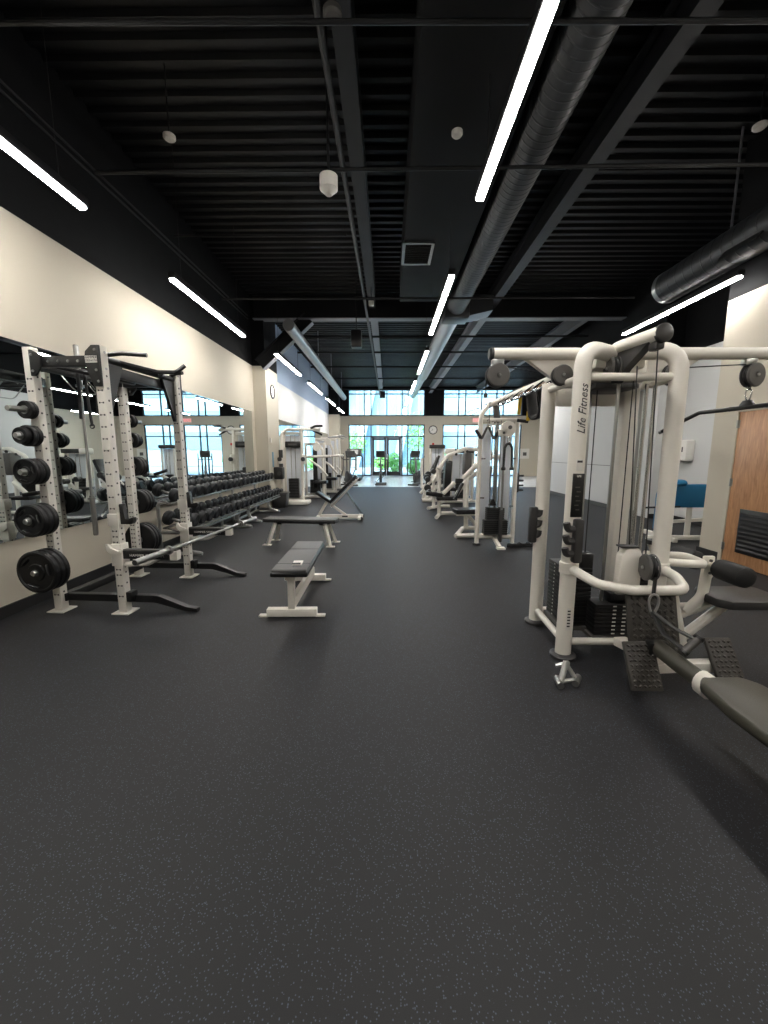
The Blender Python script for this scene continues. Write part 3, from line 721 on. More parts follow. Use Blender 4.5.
# ================================================================== DUMBBELL RACKS
def dumbbell_proto(R, hl):
    t = thing('dumbbell', 'x', 'dumbbell', (0, 0, 0))
    m = MB(); m.lathe([(.001, -.075), (.014, -.075), (.0165, -.03), (.0175, 0), (.0165, .03), (.014, .075), (.001, .075)], (0, 0, 0), (1, 0, 0), 14); m.build('handle', 'steel', t, local=True)
    for s in (-1, 1):
        m = MB(); m.lathe([(.001, .066), (R * .72, .066), (R * .97, .085), (R, .1), (R, .066 + hl * .7), (R * .82, .066 + hl), (R * .55, .066 + hl), (R * .52, .06 + hl), (.001, .06 + hl)], (0, 0, 0), (s, 0, 0), 14); m.build('head', 'dbrubber', t, local=True)
    return t
protos = {}
def put_dumbbell(size, loc, rz, label, group):
    if size not in protos:
        protos[size] = t = dumbbell_proto(*size); t.location = loc; t.rotation_euler = (0, TILT, 0)
        WM[t.name] = Matrix.Translation(V(loc))
        tag(t, label, None, group); return t
    t = dup(protos[size], loc, None, label); return t
TILT = .3
RX = -2.95
def db_rack(y0, y1, which):
    t = thing('dumbbell_rack', '%s two-tier silver dumbbell rack along the mirror wall' % which, 'dumbbell rack', (RX, (y0 + y1) / 2, 0), 0)
    for z, xo, nm in ((.80, -.06, 'upper'), (.405, .06, 'lower')):
        x = RX + xo
        m = MB()
        for dx in (-.105, .105): m.bar((x + dx, y0, z - dx * .3), (x + dx, y1, z - dx * .3), .05, .02, bev=.003)
        for k in range(int((y1 - y0) / .6) + 1): m.bar((x - .105, y0 + .08 + k * .6, z + .014), (x + .105, y0 + .08 + k * .6, z - .05), .03, .012)
        if nm == 'lower': m.box((x + .125, (y0 + y1) / 2, z - .075), (.03, y1 - y0, .03), bev=.003)
        m.build('tier_shelf', 'steel', t)
    for y in ((5.5, 7.6) if y0 < 6 else (8.2, 9.6)):
        m = MB()
        m.tube(fillet([(RX + .30, y, .025), (RX + .12, y, .05), (RX + .03, y, .2), (RX + .10, y, .325)], .2, 6), .034, 8, ry=.7)
        m.tube([(RX - .28, y, .025), (RX + .32, y, .025)], .026, 8)
        m.tube(fillet([(RX - .26, y, .03), (RX - .26, y, .74), (RX - .14, y, .765)], .1), .026, 8); m.tube([(RX - .26, y, .33), (RX + .1, y, .325)], .022, 8)
        m.build('leg_frame', 'zinc', t)
    m = MB(); m.bar((RX - .2, y0 + .25, .055), (RX - .2, y1 - .55, .055), .04, .04, bev=.004); m.build('stretcher', 'steel', t)
    return t
db_rack(5.25, 7.72, 'near'); db_rack(7.80, 10.15, 'far')
n = 20
for tier, z, xo in (('upper', .80, -.06), ('lower', .405, .06)):
    for i in range(n):
        y = 5.38 + i * .2415
        if 7.70 < y < 7.82: y += .0
        R = (.092 if i < 8 else .086 if i < 14 else .08) + (.010 if tier == 'lower' else 0)
        hl = .09 if tier == 'upper' else .1
        put_dumbbell((round(R, 3), hl), (RX + xo, y, z + .012 + R * 1.06), 0, 'black round-headed dumbbell, %s from the near end of the %s tier' % (ORD[i], tier), 'dumbbells on the %s tier' % tier)
# black storage bin after the racks
t = thing('storage_bin', 'black storage bin on the floor past the dumbbell racks', 'bin', (-2.86, 10.72, 0))
m = MB(); m.prism([(-.16, 0), (.16, 0), (.2, .36), (-.2, .36)], (-2.86, 10.40, 0), (1, 0, 0), (0, 0, 1), (0, .34, 0), bev=.015); m.build('body', 'darkplastic', t)
m = MB(); m.box((-2.86, 10.57, .375), (.44, .38, .03), bev=.01); m.build('lid', 'greyplastic', t)
m = MB(); m.cyl((-2.86, 10.45, .44), (-2.86, 10.69, .44), .05, seg=14); m.build('lid_handle', 'darkplastic', t)

# ================================================================== BENCHES
t = thing('flat_bench', 'white flat bench with dark padded top pointing down the aisle, nearest bench', 'bench', (-.86, 3.78, 0), math.radians(1.5))
m = MB()
m.box((0, -.4, .045), (.44, .07, .07), bev=.006)
for s in (-1, 1): m.box((s * .25, -.4, .012), (.085, .05, .018), bev=.004)
m.build('front_foot', 'white', t, local=True)
m = MB()
m.box((.0, .60, .045), (.34, .07, .07), bev=.006)
for s in (-1, 1): m.box((.0 + s * .19, .60, .012), (.08, .05, .018), bev=.004)
m.build('rear_foot', 'white', t, local=True)
m = MB(); m.box((0, -.4, .23), (.06, .06, .32), bev=.006); m.build('post', 'white', t, local=True)
m = MB(); m.box((.0, .6, .23), (.06, .06, .32), bev=.006); m.build('post', 'white', t, local=True)
m = MB(); m.bar((0, -.38, .12), (.02, .6, .12), .05, .09, bev=.004); m.build('spine', 'white', t, local=True)
m = MB(); m.bar((0, -.5, .385), (.02, .58, .385), .07, .04, bev=.004); m.build('pad_rail', 'white', t, local=True)
m = MB(); m.box((.01, .02, .425), (.315, 1.12, .045), bev=.014, seg=3); m.build('pad_base', 'satin', t, local=True)
m = MB(); m.box((.01, .02, .455), (.30, 1.105, .03), bev=.014, seg=3); pd = m.build('pad', 'vinylgrey', t, local=True)
for yy in (-.34, .2):
    m = MB(); m.box((.01, yy, .4702), (.296, .008, .003)); m.build('seam', 'darkplastic', pd, local=True)
m = MB(); m.box((-.80, 3.44, .476), (.085, .13, .01), rot=(0, 0, .1), bev=.003); o = m.build('workout_card', 'label'); tag(o, 'white card lying near the front end of the nearest bench', 'card')
m = MB(); m.box((-.80, 3.395, .484), (.07, .035, .008), rot=(0, 0, .1), bev=.003); o = m.build('phone', 'blacksign'); tag(o, 'small black device on the card on the nearest bench', 'device')

t = thing('flat_bench', 'low flat bench set across the aisle with splayed white legs', 'bench', (-1.37, 6.24, 0), math.radians(-6.5))
m = MB(); m.box((0, 0, .375), (1.16, .285, .035), bev=.012, seg=3); m.build('pad_base', 'satin', t, local=True)
m = MB(); m.box((0, 0, .402), (1.16, .285, .034), bev=.014, seg=3); m.build('pad', 'vinylgrey', t, local=True)
m = MB(); m.box((0, 0, .345), (.92, .06, .035), bev=.004); m.box((.37, 0, .335), (.12, .16, .03)); m.box((-.37, 0, .335), (.12, .16, .03)); m.build('under_rail', 'darkplastic', t, local=True)
for sx in (-1, 1):
    for sy in (-1, 1):
        m = MB(); m.bar((sx * .4, sy * .08, .35), (sx * .5, sy * .17, .01), .05, .05, bev=.005); lg = m.build('leg', 'white', t, local=True)
        m = MB(); m.box((sx * .51, sy * .175, .008), (.13, .07, .016), bev=.004); m.build('foot_plate', 'white', lg, local=True)

t = thing('incline_bench', 'white decline bench with raised black back pad beside the far cable machines', 'bench', (-1.03, 8.55, 0), math.radians(1))
m = MB(); m.box((0, 0, .07), (.98, .06, .09), bev=.006); m.box((-.47, 0, .07), (.06, .42, .06), bev=.006); m.box((.42, 0, .06), (.06, .5, .06), bev=.006); m.build('base_frame', 'white', t, local=True)
m = MB(); m.bar((-.46, 0, .1), (-.27, 0, .42), .05, .06, bev=.005); m.bar((-.2, 0, .33), (.12, 0, .1), .05, .05, bev=.005); m.build('seat_support', 'white', t, local=True)
m = MB(); m.bar((-.2, 0, .28), (.36, 0, .86), .055, .05, bev=.005); m.build('back_rail', 'white', t, local=True)
m = MB(); m.bar((.12, .0, .62), (.46, .0, .13), .03, .04); m.build('adjust_strut', 'chrome', t, local=True)
def slab(m, a, b, wd, th):
    a, b = V(a), V(b); m.bar(a, b, wd, th, up=V((0, 1, 0)).cross(b - a), bev=.014)
m = MB(); a, b = V((-.5, 0, .60)), V((-.2, 0, .40)); m.bar(a, b, .3, .05, up=(0, 1, 0)) if False else m.box((a + b) / 2, ((b - a).length, .3, .055), rot=(0, math.atan2(a.z - b.z, b.x - a.x), 0), bev=.014); m.build('seat_pad', 'satin', t, local=True)
m = MB(); a, b = V((-.22, 0, .38)), V((.36, 0, .96)); m.box((a + b) / 2, ((b - a).length, .28, .06), rot=(0, math.atan2(a.z - b.z, b.x - a.x), 0), bev=.014); m.build('back_pad', 'satin', t, local=True)
m = MB(); a, b = V((-.19, 0, .345)), V((.38, 0, .92)); m.box((a + b) / 2 + V((.02, 0, -.02)), ((b - a).length, .26, .02), rot=(0, math.atan2(a.z - b.z, b.x - a.x), 0), bev=.005); m.build('back_board', 'label', t, local=True)
for s in (-1, 1):
    m = MB(); m.cyl((.46, s * .2 - .02, .045), (.46, s * .2 + .02, .045), .045, seg=18); m.build('wheel', 'darkplastic', t, local=True)
m = MB(); m.box((.1, -.0315, .075), (.12, .003, .03)); m.build('badge', 'blacksign', t, local=True)
# ================================================================== MULTI-STATION CABLE MACHINE (right foreground)
JC = V((1.57, 2.99, 0))
jg = thing('multi_gym_station', 'white four-sided multi-station cable machine in the right foreground', 'multi-gym', JC)
P1, P2, P3, P4 = V((1.27, 3.28, 0)), V((1.255, 2.70, 0)), V((1.875, 2.70, 0)), V((1.90, 3.28, 0))
def post(p, top, bend=None, label=None):
    m = MB()
    pts = [p + V((0, 0, .03)), p + V((0, 0, top))] if bend is None else fillet([p + V((0, 0, .03)), p + V((0, 0, bend[0]))] + [V(q) for q in bend[1]], .26, 10)
    m.tube(pts, .048, 18, ry=1.14, up=(0, 1, 0))
    o = m.build('post', 'white', jg)
    m = MB(); m.lathe([(.001, 0), (.088, 0), (.088, .02), (.07, .032), (.001, .032)], p, (0, 0, 1), 24); m.build('foot_pad', 'darkplastic', o)
    return o
post(P1, 1.98)
post(P2, 2.1, (2.115, [(1.52, 2.84, 2.10)]))
post(P3, 2.1, (2.115, [(1.57, 2.86, 2.10)]))
post(P4, 1.98)
for a, s in ((V((1.52, 2.84, 2.10)), 1), (V((1.57, 2.86, 2.10)), -1)):
    m = MB(); m.lathe([(.001, -.004), (.05, -.004), (.05, .012), (.03, .02), (.001, .02)], a, (s * .75, .5, -.1), 20); m.build('tube_cap', 'darkplastic', jg)
# rings that tie the posts together
def ring_bar(a, b, z, r=.026, z2=None):
    m = MB(); m.tube([V((a.x, a.y, z)), V((b.x, b.y, z if z2 is None else z2))], r, 12); return m.build('cross_tube', 'white', jg)
for a, b in ((P1, P2), (P2, P3), (P3, P4), (P4, P1)):
    ring_bar(a, b, 1.93); ring_bar(a, b, .115)
# central tower
m = MB(); m.box((1.57, 3.0, 2.06), (.34, .34, .1), bev=.02); m.box((1.57, 3.0, 2.0), (.5, .12, .12), bev=.02); m.box((1.57, 3.0, 2.0), (.12, .5, .12), bev=.02); m.build('crown_block', 'white', jg)
m = MB(); m.box((1.755, 3.02, 1.06), (.11, .08, 2.0), bev=.01)
for z in (.95, 1.4, .6): m.lathe([(.001, 0), (.012, 0), (.012, .006), (.001, .006)], (1.755, 2.98, z), (0, -1, 0), 10)
m.build('tower_column', 'white', jg)
m = MB(); m.box((1.45, 3.02, 1.06), (.05, .06, 2.0), bev=.008); m.build('tower_column', 'steel', jg)
m = MB(); m.box((1.57, 3.0, 1.9), (.30, .3, .04), bev=.01); m.build('pulley_tray', 'darkplastic', jg)
m = MB(); m.box((1.42, 3.2, 1.88), (.24, .05, .16), bev=.01); m.box((1.72, 3.2, 1.88), (.3, .05, .16), bev=.01)
for x in (1.36, 1.46, 1.66, 1.78):
    m.lathe([(.001, 0), (.011, 0), (.011, .006), (.001, .006)], (x, 3.175, 1.9), (0, -1, 0), 10)
m.build('pulley_plate', 'white', jg)
# cantilever pulley arms: left, right, front, rear
def pulley(c, ax, R, parent, w_=.03, name='pulley'):
    ax = V(ax).normalized(); c = V(c)
    m = MB(); m.lathe([(.001, -w_ / 2), (R, -w_ / 2), (R, -w_ * .3), (R * .9, 0), (R, w_ * .3), (R, w_ / 2), (.001, w_ / 2)], c, ax, 28); p = m.build(name, 'cable', parent)
    for s in (-1, 1):
        m = MB(); m.lathe([(.001, 0), (R * 1.06, 0), (R * 1.06, .006), (R * .95, .014), (.02, .016), (.018, .02), (.001, .02)], c + ax * s * (w_ / 2 + .003), ax * s, 28); m.build('pulley_cover', 'greyplastic', p)
        m = MB(); m.lathe([(.001, 0), (.011, 0), (.009, .007), (.001, .007)], c + ax * s * (w_ / 2 + .022), ax * s, 10); m.build('bolt', 'steel', p)
    return p
ZA = 2.135
def arm(name_pts, r, capd, ry=1.):
    m = MB(); m.tube(fillet(name_pts, .16, 8), r, 16, ry=ry); o = m.build('pulley_arm', 'white', jg)
    e = V(name_pts[-1]); m = MB(); m.lathe([(.001, -.012), (r * 1.04 * max(1, ry * .92), -.012), (r * 1.04 * max(1, ry * .92), .008), (r * .85, .018), (.001, .018)], e, capd, 20); m.build('end_cap', 'darkplastic', o)
    return o
aL = arm([(1.50, 2.98, 2.0), (1.40, 2.97, ZA), (.73, 2.97, ZA)], .041, (-1, 0, 0))
aR = arm([(1.64, 2.98, 2.0), (1.74, 2.97, ZA), (2.67, 2.97, ZA)], .041, (1, 0, 0))
aF = arm([(1.53, 2.98, 1.97), (1.535, 2.86, ZA), (1.59, 2.45, ZA - .005)], .045, (.1, -1, 0), 1.25)
aB = arm([(1.57, 3.05, 2.0), (1.57, 3.2, ZA), (1.57, 3.9, ZA)], .041, (0, 1, 0))
for (x0, x1, o) in ((1.33, .98, aL), (1.86, 2.16, aR)):
    s = -1 if x1 < x0 else 1
    m = MB(); m.prism([(0, 0), (.38, 0), (.30, -.05), (.17, -.14), (.08, -.2), (0, -.2)], (x0 + s * -.02, 2.975, ZA - .03), (s, 0, 0), (0, 0, 1), (0, .05, 0), bev=.006); m.build('gusset', 'white', o)
m = MB(); m.prism([(0, 0), (.34, 0), (.26, -.04), (.12, -.12), (.05, -.2), (0, -.2)], (1.51, 2.83, ZA - .03), (.12, -1, 0), (0, 0, 1), (.05, 0, 0), bev=.006); m.build('gusset', 'darkplastic', aF)
pulley((1.225, 2.945, 1.985), (0, 1, 0), .066, aL); pulley((2.0, 2.925, 1.985), (0, 1, 0), .075, aR); pulley((1.50, 2.80, 2.0), (1, -.1, 0), .075, aF)
# hanging end pulleys
for x, o in ((.775, aL), (2.545, aR)):
    m = MB(); m.box((x, 2.97, ZA - .06), (.085, .05, .05), bev=.008); m.build('hanger_block', 'steel', o)
    pulley((x - (.0 if x < 1 else -.02), 2.955, 1.985), (-.25 if x > 1 else -.12, 1, 0), .078, o, .034)
m = MB(); m.box((1.585, 2.50, ZA - .065), (.05, .08, .05), bev=.008); m.build('hanger_block', 'darkplastic', aF)
# left-hand and front weight stacks, guide rods
def stack(cx, cy, z0, wx, wy, nplate, h, face, label, pins=True, hole=None):
    t = MB(); t.box((cx, cy, z0 - .02), (wx + .03, wy + .03, .03), bev=.004); st = t.build('weight_stack', 'greyplastic', jg); st['label'] = label
    f = V(face)
    for k in range(nplate):
        m = MB(); z = z0 + k * h + h / 2
        m.box((cx, cy, z), (wx, wy, h - .004), bev=.003)
        m.mi = 1; side = f.cross(V((0, 0, 1))); wf = (wx if abs(f.x) else wy) / 2
        m.box(V((cx, cy, z)) + f * (wf + .0005) + side * .035, (.003 if abs(f.x) else .024, .003 if abs(f.y) else .014, h * .3))
        if not abs(f.x): m.box(V((cx, cy, z)) + f * (wf + .0005) - side * .035, (.026, .003, h * .3))
        m.build('weight_plate', ['stack', 'label'], st)
    return st
stack(1.40, 2.995, .17, .2, .30, 15, .029, (-1, 0, 0), 'left weight stack with white pin numbers')
stack(1.645, 2.80, .15, .34, .16, 8, .029, (0, -1, 0), 'front weight stack with white pin numbers')
stack(1.90, 3.02, .15, .14, .3, 14, .029, (1, 0, 0), 'right weight stack')
for x, y, z0, z1, mt in ((1.375, 2.93, .58, 1.9, 'chrome'), (1.375, 3.06, .58, 1.9, 'chrome'), (1.43, 2.99, .58, 1.9, 'steel'), (1.55, 2.8, .37, 1.9, 'steel'), (1.74, 2.8, .37, 1.9, 'chrome'), (1.88, 2.93, .55, 1.9, 'chrome'), (1.90, 3.11, .55, 1.9, 'steel'), (1.82, 2.84, .55, 1.9, 'chrome')):
    m = MB(); m.cyl((x, y, z0), (x, y, z1), .0115, seg=12); m.build('guide_rod', mt, jg)
for x, y, z0 in ((1.40, 2.995, .605), (1.645, 2.80, .382)):
    m = MB(); m.box((x, y, z0 + .035), (.09, .12, .07) if x < 1.5 else (.12, .09, .07), bev=.01); m.cyl((x, y, z0 + .07), (x, y, z0 + .14), .014, seg=10); m.build('stack_head', 'black', jg)
m = MB(); m.box((1.475, 2.93, .60), (.09, .1, .22), bev=.01); m.build('pulley_carriage', 'satin', jg)
for pts in ([(1.40, 2.995, .7), (1.40, 2.995, 1.9)], [(1.645, 2.80, .5), (1.645, 2.80, 1.92)], [(1.59, 2.49, 2.05), (1.60, 2.43, .80)], [(1.555, 2.62, 1.98), (1.555, 2.53, .83)],
            [(1.05, 2.92, 2.0), (.80, 2.95, 2.05)], [(2.06, 2.92, 2.03), (2.50, 2.94, 2.055)], [(1.475, 2.93, .7), (1.475, 2.93, 1.9)], [(.70, 2.97, 1.985), (.70, 2.97, 1.86)]):
    m = MB(); m.tube(pts, .0042, 6); m.build('cable', 'cable', jg)
m = MB(); m.lathe([(.001, 0), (.014, 0), (.014, .03), (.001, .03)], (.70, 2.97, 1.835), (0, 0, 1), 12); m.build('cable_stop', 'darkplastic', jg)
# handle rail looping round the front at knee height
m = MB(); m.tube(fillet([P2 + V((0, -.03, .66)), V((1.34, 2.47, .615)), V((1.52, 2.40, .60)), V((1.85, 2.40, .60)), V((1.90, 2.56, .635)), P3 + V((0, -.03, .66))], .09, 6), .031, 12); m.build('front_rail', 'white', jg)
for p in (P2, P3):
    m = MB(); m.lathe([(.058, -.04), (.062, -.036), (.062, .036), (.058, .04)], p + V((0, 0, .66)), (0, 0, 1), 18); m.build('rail_collar', 'white', jg)
m = MB(); m.tube(fillet([P3 + V((.03, 0, .70)), V((2.17, 2.66, .69)), V((2.20, 2.90, .69)), V((1.93, 2.95, .69))], .07, 6), .028, 12); m.build('side_rail', 'white', jg)
# low pulley column on the front rail
m = MB(); m.prism([(-.075, .54), (-.065, .80), (-.03, .845), (.05, .845), (.07, .80), (.07, .54)], (1.545, 2.475, 0), (1, 0, 0), (0, 0, 1), (0, .07, 0), bev=.012); lp = m.build('low_pulley_column', 'white', jg)
m = MB(); m.box((1.53, 2.51, .855), (.11, .07, .012), bev=.004); m.build('column_cap', 'darkplastic', lp)
pulley((1.615, 2.41, .745), (1, -.12, 0), .078, lp, .03)
m = MB(); m.ring((1.632, 2.41, .745), (1, -.12, 0), .074, .007, 28, 6); m.build('pulley_rim', 'chrome', lp)
m = MB(); m.tube([(1.615, 2.345, .70), (1.607, 2.335, .60)], .011, 8); m.build('cable_end', 'cable', lp)
# bracket of hooks, placard and lettering on the posts
def hook_rack(x, y, z, sx):
    m = MB(); m.box((x + .014 * sx, y, z), (.06, .06, .30), bev=.014)
    for k in range(3):
        zz = z + .085 - k * .085
        m.tube(fillet([(x, y, zz), (x - .06 * sx, y - .01, zz - .005), (x - .07 * sx, y - .01, zz + .04)], .03), .024, 8)
    m.build('hook_rack', 'darkplastic', jg)
hook_rack(P2.x + .0, P2.y - .065, .86, 1); hook_rack(P1.x - .07, P1.y - .03, .86, -.6)
m = MB(); m.box((P2.x, P2.y - .050, 1.165), (.075, .012, .29), bev=.003); pl = m.build('placard', 'blacksign', jg)
text('LIFE', .017, frame((P2.x, P2.y - .0567, 1.292), (1, 0, 0), (0, 0, 1)), 'label', jg)
for k in range(6):
    m = MB(); m.box((P2.x + (.004 if k % 2 else -.004), P2.y - .0568, 1.22 - k * .03), (.03 - .003 * (k % 3), .002, .008)); m.build('placard_print', 'greyplastic', pl)
m = MB(); m.box((P2.x, P2.y - .05, 1.365), (.04, .006, .075), bev=.002); sl = m.build('sticker', 'label', jg)
m = MB(); m.box((P2.x, P2.y - .0538, 1.388), (.034, .002, .014)); m.build('sticker_print', 'ink', sl)
m = MB(); m.box((P2.x, P2.y - .05, .30), (.03, .006, .16), bev=.002); sl = m.build('sticker', 'label', jg)
for k in range(6):
    m = MB(); m.box((P2.x, P2.y - .0538, .36 - k * .022), (.02, .002, .01)); m.build('sticker_print', 'ink', sl)
text('Life Fitness', .070, frame((P2.x - .002, P2.y - .0435, 1.72), (0, 0, 1), (-1, 0, 0)), 'ink', jg, shear=.35, ext=.006)
# ---- tread plates and low row bench running towards the camera
def tread(c, wx, L, tilt, yaw=0., nx=6, ny=10):
    R = Euler((tilt, 0, yaw)).to_matrix(); m = MB(); c = V(c)
    m.box(c, (wx, L, .028), R, bev=.008)
    for i in range(nx):
        for j in range(ny):
            p = R @ V(((i + .5) / nx * wx * .9 - wx * .45, (j + .5) / ny * L * .92 - L * .46, .0165)); s = wx / nx * .42
            m.box(c + p, (s * 1.6, s * 1.1, .012), R @ Matrix.Rotation(.6 if (i + j) % 2 else -.6, 3, 'Z'), bev=.005, seg=1)
    return m.build('tread_plate', 'tread', jg)
tread((1.66, 2.40, .405), .31, .42, 1.3, 0., 7, 10)
tread((1.535, 2.265, .175), .185, .28, 1.07, 0., 6, 9)
tread((2.105, 2.365, .165), .165, .26, .95, 0., 5, 8)
m = MB(); m.bar((1.56, 2.36, .11), (2.14, 2.40, .11), .07, .06, bev=.008); m.build('foot_crossbar', 'white', jg)
m = MB(); m.bar((1.60, 2.62, .16), (1.64, 2.28, .20), .09, .06, bev=.008); m.build('bench_spine', 'white', jg)
m = MB(); m.tube([(1.64, 2.30, .275), (1.645, 2.12, .265), (1.66, 1.93, .25), (1.72, 1.1, .24)], .05, 14, ry=.85); rowb = m.build('bench_beam', 'vinyltan', jg)
m = MB(); m.tube([(1.657, 1.975, .25), (1.662, 1.92, .246)], .066, 16, ry=.8); m.build('beam_collar', 'white', rowb)
m = MB(); m.box((1.64, 2.31, .26), (.12, .06, .10), bev=.012); m.build('beam_cap', 'satin', rowb)
m = MB(); m.prism([(-.10, .46), (.10, .46), (.15, .40), (.165, .2), (.165, -.46), (-.165, -.46), (-.165, .2), (-.15, .40)], (1.72, 1.475, .25), (1, 0, 0), (0, 1, 0), (0, 0, .058), bev=.02); m.build('row_seat_pad', 'vinyltan', jg)
m = MB(); m.box((1.72, 1.12, .12), (.08, .08, .24), bev=.008); m.box((1.72, 1.12, .025), (.40, .08, .05), bev=.008); m.build('bench_leg', 'white', jg)
# ---- pulldown seat on the right with thigh rollers
m = MB(); m.tube(fillet([P3 + V((.06, .16, .80)), (2.08, 2.85, .45), (2.16, 2.80, .04)], .1, 6), .045, 12); m.build('seat_frame_leg', 'white', jg)
m = MB(); m.lathe([(.001, 0), (.05, 0), (.05, .03), (.001, .03)], P3 + V((.055, .16, .79)), (0, 0, 1), 16); m.build('leg_cap', 'darkplastic', jg)
m = MB(); m.tube([(2.12, 2.82, .26), (2.36, 2.82, .36)], .032, 10); m.tube([(2.14, 2.82, .06), (2.44, 2.80, .345)], .034, 10); m.tube([(2.1, 2.82, .33), (2.3, 2.82, .34)], .026, 10); m.build('seat_brace', 'white', jg)
m = MB(); m.tube(fillet([(2.17, 2.80, .30), (2.27, 2.79, .42), (2.285, 2.79, .66)], .14, 6), .038, 12, ry=.6)
m.box((2.285, 2.79, .64), (.075, .03, .16), bev=.01); br = m.build('roller_bracket', 'white', jg)
for z in (.60, .69): m = MB(); m.lathe([(.001, 0), (.01, 0), (.01, .01), (.001, .01)], (2.285, 2.772, z), (0, -1, 0), 10); m.build('bolt', 'greyplastic', br)
m = MB(); m.cyl((2.285, 3.10, .655), (2.285, 2.49, .655), .022, seg=12); m.build('roller_axle', 'white', jg)
for a, b in ((2.70, 2.47), (3.11, 2.88)):
    m = MB(); d = a - b; m.lathe([(.001, 0), (.045, 0), (.066, .012), (.07, .03), (.07, d - .03), (.066, d - .012), (.045, d), (.001, d)], (2.285, a, .655), (0, -1, 0), 22); m.build('foam_roller', 'rubber', jg)
m = MB(); m.prism([(-.19, .10), (-.13, .17), (.27, .17), (.30, .12), (.30, -.12), (.27, -.17), (-.13, -.17), (-.19, -.10)], (2.46, 2.77, .385), (1, 0, 0), (0, 1, 0), (0, 0, .065), bev=.018); m.build('pulldown_seat_pad', 'vinyl', jg)

# ---- attachments hanging from or lying by the machine
def carabiner(m, p, L, r=.005, ax=(0, 1, 0)):
    p = V(p); a = V(ax).normalized(); s = a.cross(V((0, 0, 1)))
    m.tube([p + s * (.35 * L * math.sin(t_) * (.75 + .25 * math.cos(t_))) * .8 + V((0, 0, L / 2 * math.cos(t_))) for t_ in [k * 2 * PI / 20 for k in range(20)]], r, 8, closed=True, up=a)
t = thing('cable_strap_handle', 'black strap handle with silver carabiner hanging over the tread plates', 'handle', (1.60, 2.31, .5))
m = MB(); carabiner(m, (1.600, 2.315, .545), .12, .0075, (.2, 1, 0)); m.build('carabiner', 'zinc', t)
m = MB(); m.tube([(1.60, 2.318, .495), (1.66, 2.21, .44), (1.735, 2.13, .405)], .008, 8, ry=2.2); m.tube([(1.60, 2.318, .495), (1.61, 2.22, .40), (1.665, 2.12, .352)], .008, 8, ry=2.2); m.build('strap', 'cable', t)
m = MB(); m.cyl((1.738, 2.128, .41), (1.662, 2.118, .345), .021, seg=14); m.build('grip', 'greyplastic', t)
for p, d in (((1.738, 2.128, .41), (.76, .1, .65)), ((1.662, 2.118, .345), (-.76, -.1, -.65))):
    m = MB(); m.lathe([(.001, 0), (.026, 0), (.026, .014), (.001, .014)], p, d, 16); m.build('grip_end', 'satin', t)
t = thing('lat_pulldown_bar', 'long black pulldown bar hanging from the right pulley arm', 'bar', (2.56, 2.97, 1.76))
m = MB(); c = V((2.56, 2.96, 1.765))
m.tube(fillet([c + V((-.075, .76, -.13)), c + V((-.03, .40, 0)), c + V((.02, -.36, 0)), c + V((.04, -.62, -.12))], .1, 6), .016, 10); m.build('bar', 'satin', t)
m = MB(); m.tube([c + V((-.08, .785, -.14)), c + V((-.075, .76, -.13))], .018, 10); m.tube([c + V((-.008, .13, 0)), c + V((-.009, .145, 0))], .018, 10); m.tube([c + V((.008, -.13, 0)), c + V((.009, -.145, 0))], .018, 10); m.build('end_band', 'steel', t)
m = MB(); m.prism([(-.055, -.012), (.055, -.012), (.05, .022), (.025, .05), (-.025, .05), (-.05, .022)], c + V((-.013, .0, 0)), (-.07, 1, 0), (0, 0, 1), (.026, 0, 0), bev=.004); m.build('hub_plate', 'satin', t)
m = MB(); carabiner(m, c + V((0, 0, .085)), .085, .005, (1, .3, 0)); carabiner(m, c + V((0, 0, .145)), .05, .004, (.3, 1, 0)); m.build('carabiner', 'chrome', t)
m = MB(); m.cyl(c + V((0, 0, .16)), c + V((.015, 0, .21)), .012, seg=10); m.build('cable_end', 'cable', t)
t = thing('close_grip_row_handle', 'chrome triangular row handle lying on the floor by the front post', 'handle', (1.15, 2.36, 0))
b = V((1.135, 2.375, 0)); m = MB()
m.tube(fillet([b + V((-.06, .02, .10)), b + V((-.005, .0, .125)), b + V((.055, -.02, .03))], .03), .013, 10)
m.tube([b + V((-.005, 0, .12)), b + V((-.055, -.05, .03))], .012, 10); m.box(b + V((0, 0, .12)), (.03, .03, .04), bev=.006); m.tube([b + V((-.055, -.05, .03)), b + V((.055, -.02, .03))], .012, 10); m.build('handle_frame', 'zinc', t)
for a_, b_ in (((-.07, -.09, .025), (-.055, -.0, .025)), ((.03, -.065, .025), (.085, .015, .025))):
    m = MB(); m.cyl(b + V(a_), b + V(b_), .021, seg=14); m.build('grip', 'steel', t)
m = MB(); m.tube([b + V((-.055, -.05, .028)), b + V((-.005, 0, .14))], .018, 10); m.build('grip_bar', 'zinc', t)
# ================================================================== DUAL CABLE COLUMN (right middle) with its overhead beam
tw = thing('cable_column_station', 'white twin cable column with pale shrouds behind the foreground multi-gym', 'cable machine', (1.67, 6.3, 0))
TX0, TX1, TY = 1.40, 1.96, 6.2
for x in (TX0, TX1):
    m = MB(); m.tube(fillet([(x, TY, .03), (x, TY, 2.0), (x + (.14 if x == TX0 else -.02), TY + .05, 2.17), (1.66, TY + .12, 2.2)], .2, 7) if x == TX0 else [(x, TY, .03), (x, TY, 1.95)], .04, 14, ry=.85, up=(0, 1, 0)); o = m.build('post', 'white', tw)
    m = MB(); m.lathe([(.001, 0), (.065, 0), (.065, .03), (.001, .03)], (x, TY, 0), (0, 0, 1), 20); m.build('foot_pad', 'darkplastic', o)
for z, r in ((.13, .035), (1.93, .028)):
    m = MB(); m.tube([(TX0, TY, z), (TX1, TY, z)], r, 12); m.build('cross_tube', 'white', tw)
